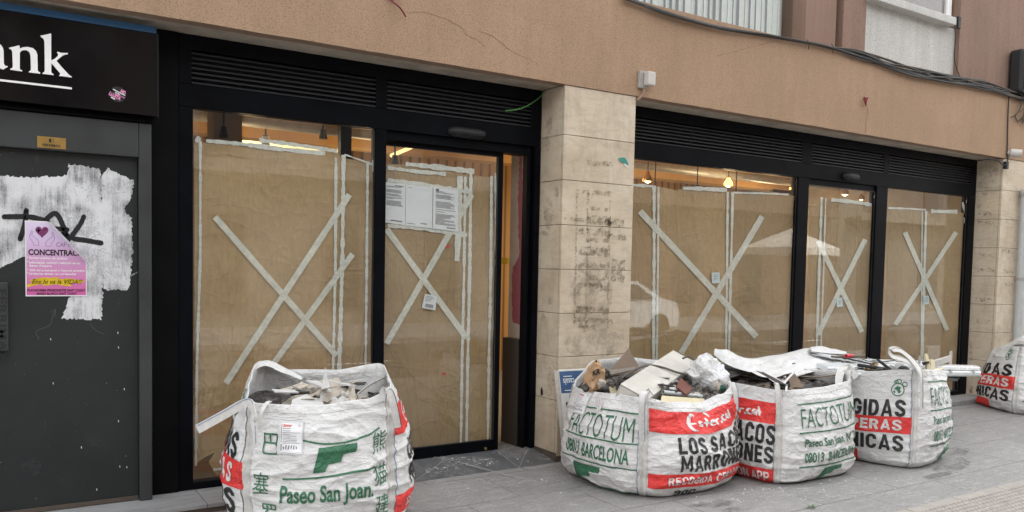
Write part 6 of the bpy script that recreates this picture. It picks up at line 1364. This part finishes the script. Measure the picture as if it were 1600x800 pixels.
for k, (px, py, Y, sz, m) in enumerate(((1322, 585, 4.35, .045, 'rubble'), (1345, 582, 4.4, .04, 'board_dark'), (1412, 579, 4.1, .04, 'board_dark'), (1375, 579, 4.2, .035, 'rubble'))):
    chunk(px, py, Y, sz, m, 'dark rubble lump at the rim of the boxy sack', 'rubble_chunk', 'dark lumps in the boxy sack', seed=k+50)
# boards leaning on the pillar behind the fullest sack
lb = empty('leaning_board', at(885, 715, 5.30), 'printed blue and white board with upside down lettering leaning on the stone pillar', 'board')
tl = at(873, 578.5, 5.475); bl_ = at(888, 722, 5.30); ax = Vector((.62, -.05, 0)); up = tl-bl_
b = MB(); b.prism([bl_, bl_+ax, bl_+ax+up, tl], (0, .012, .003)); b.build('board', M['cardboard_white'], lb)
nrm = ax.cross(up).normalized(); nrm = nrm if nrm.y < 0 else -nrm
fb_ = lambda off: (lambda u, v: bl_+ax*u+up*v+nrm*off)
ik = Ink(); ik.rect(.004, .745, .998, .985); ik.build('blue_band', M['cardboard_blue'], fb_(.0015), lb)
ik = Ink(); L = .20
vs, fs = text_tris('casals', .0, 0); xs = [p[0] for p in vs]; ys = [p[1] for p in vs]; X0, X1, Y0, Y1 = min(xs), max(xs), min(ys), max(ys)
ik._add([(.225-(x-X0)/(X1-X0)*.175, .905-(y-Y0)/(Y1-Y0)*.07) for x, y in vs], fs, 0)
ik.rect(.06, .925, .19, .932); ik.rect(.06, .77, .2, .777)
ik.build('upside_down_lettering', M['sign_white'], fb_(.003), lb)
ik = Ink()
for a0 in (.3, 2.4, 4.5): ik.stroke([(.12+.055*math.cos(a0+k*.25), .62+.04*math.sin(a0+k*.25)) for k in range(6)], .022, 0, .7)
ik.stroke([(.08, .4), (.1, .33), (.14, .36), (.1, .42), (.16, .45)], .006); ik.build('emblem', M['ink'], fb_(.002), lb)
lb2 = MB(); q = at(866, 580, 5.488); w_ = at(881, 720, 5.33); lb2.prism([w_, w_+ax*.9, w_+ax*.9+(q-w_), q], (0, .010, .002)); tag(lb2.build('leaning_sheet', M['cardboard_edge'], None, origin=w_), 'plain pale board behind the printed board, leaning on the stone pillar', 'board')

b = MB(); r = random.Random(77); oc = [(1, 0, 0), (-1, 0, 0), (0, 1, 0), (0, -1, 0), (0, 0, 1), (0, 0, -1)]; of = [(0, 2, 4), (2, 1, 4), (1, 3, 4), (3, 0, 4), (2, 0, 5), (1, 2, 5), (3, 1, 5), (0, 3, 5)]
for cx, cy, sx, sy, n in ((1205, 766, 35, 5, 70), (1160, 782, 60, 8, 50), (880, 745, 40, 14, 30), (800, 722, 60, 10, 24), (1330, 752, 60, 10, 50), (700, 765, 60, 20, 16), (1480, 715, 40, 15, 40), (1250, 780, 90, 10, 40)):
    for k in range(n//2):
        px, py = cx+r.gauss(0, sx*.6), cy+r.gauss(0, sy*.6)
        if py < 742 and px < 868: p = on_ramp(px, py)
        else: p = atz(px, py, ZG+.002)
        if p.y > 5.49 and p.x > 3.9 or p.x < 2.4 or py > 830: continue
        s_ = r.choice((.0025, .003, .004, .006, .009)); a = r.uniform(0, 6.28)
        b.add([p+Vector((math.cos(a)*q[0]-math.sin(a)*q[1], math.sin(a)*q[0]+math.cos(a)*q[1], q[2]*.7))*s_*r.uniform(.7, 1.3) for q in oc], of)
o = b.build('plaster_crumbs', M['plaster_white']); stuff(o); tag(o, 'white plaster crumbs scattered on the pavement around the sacks', 'crumbs')
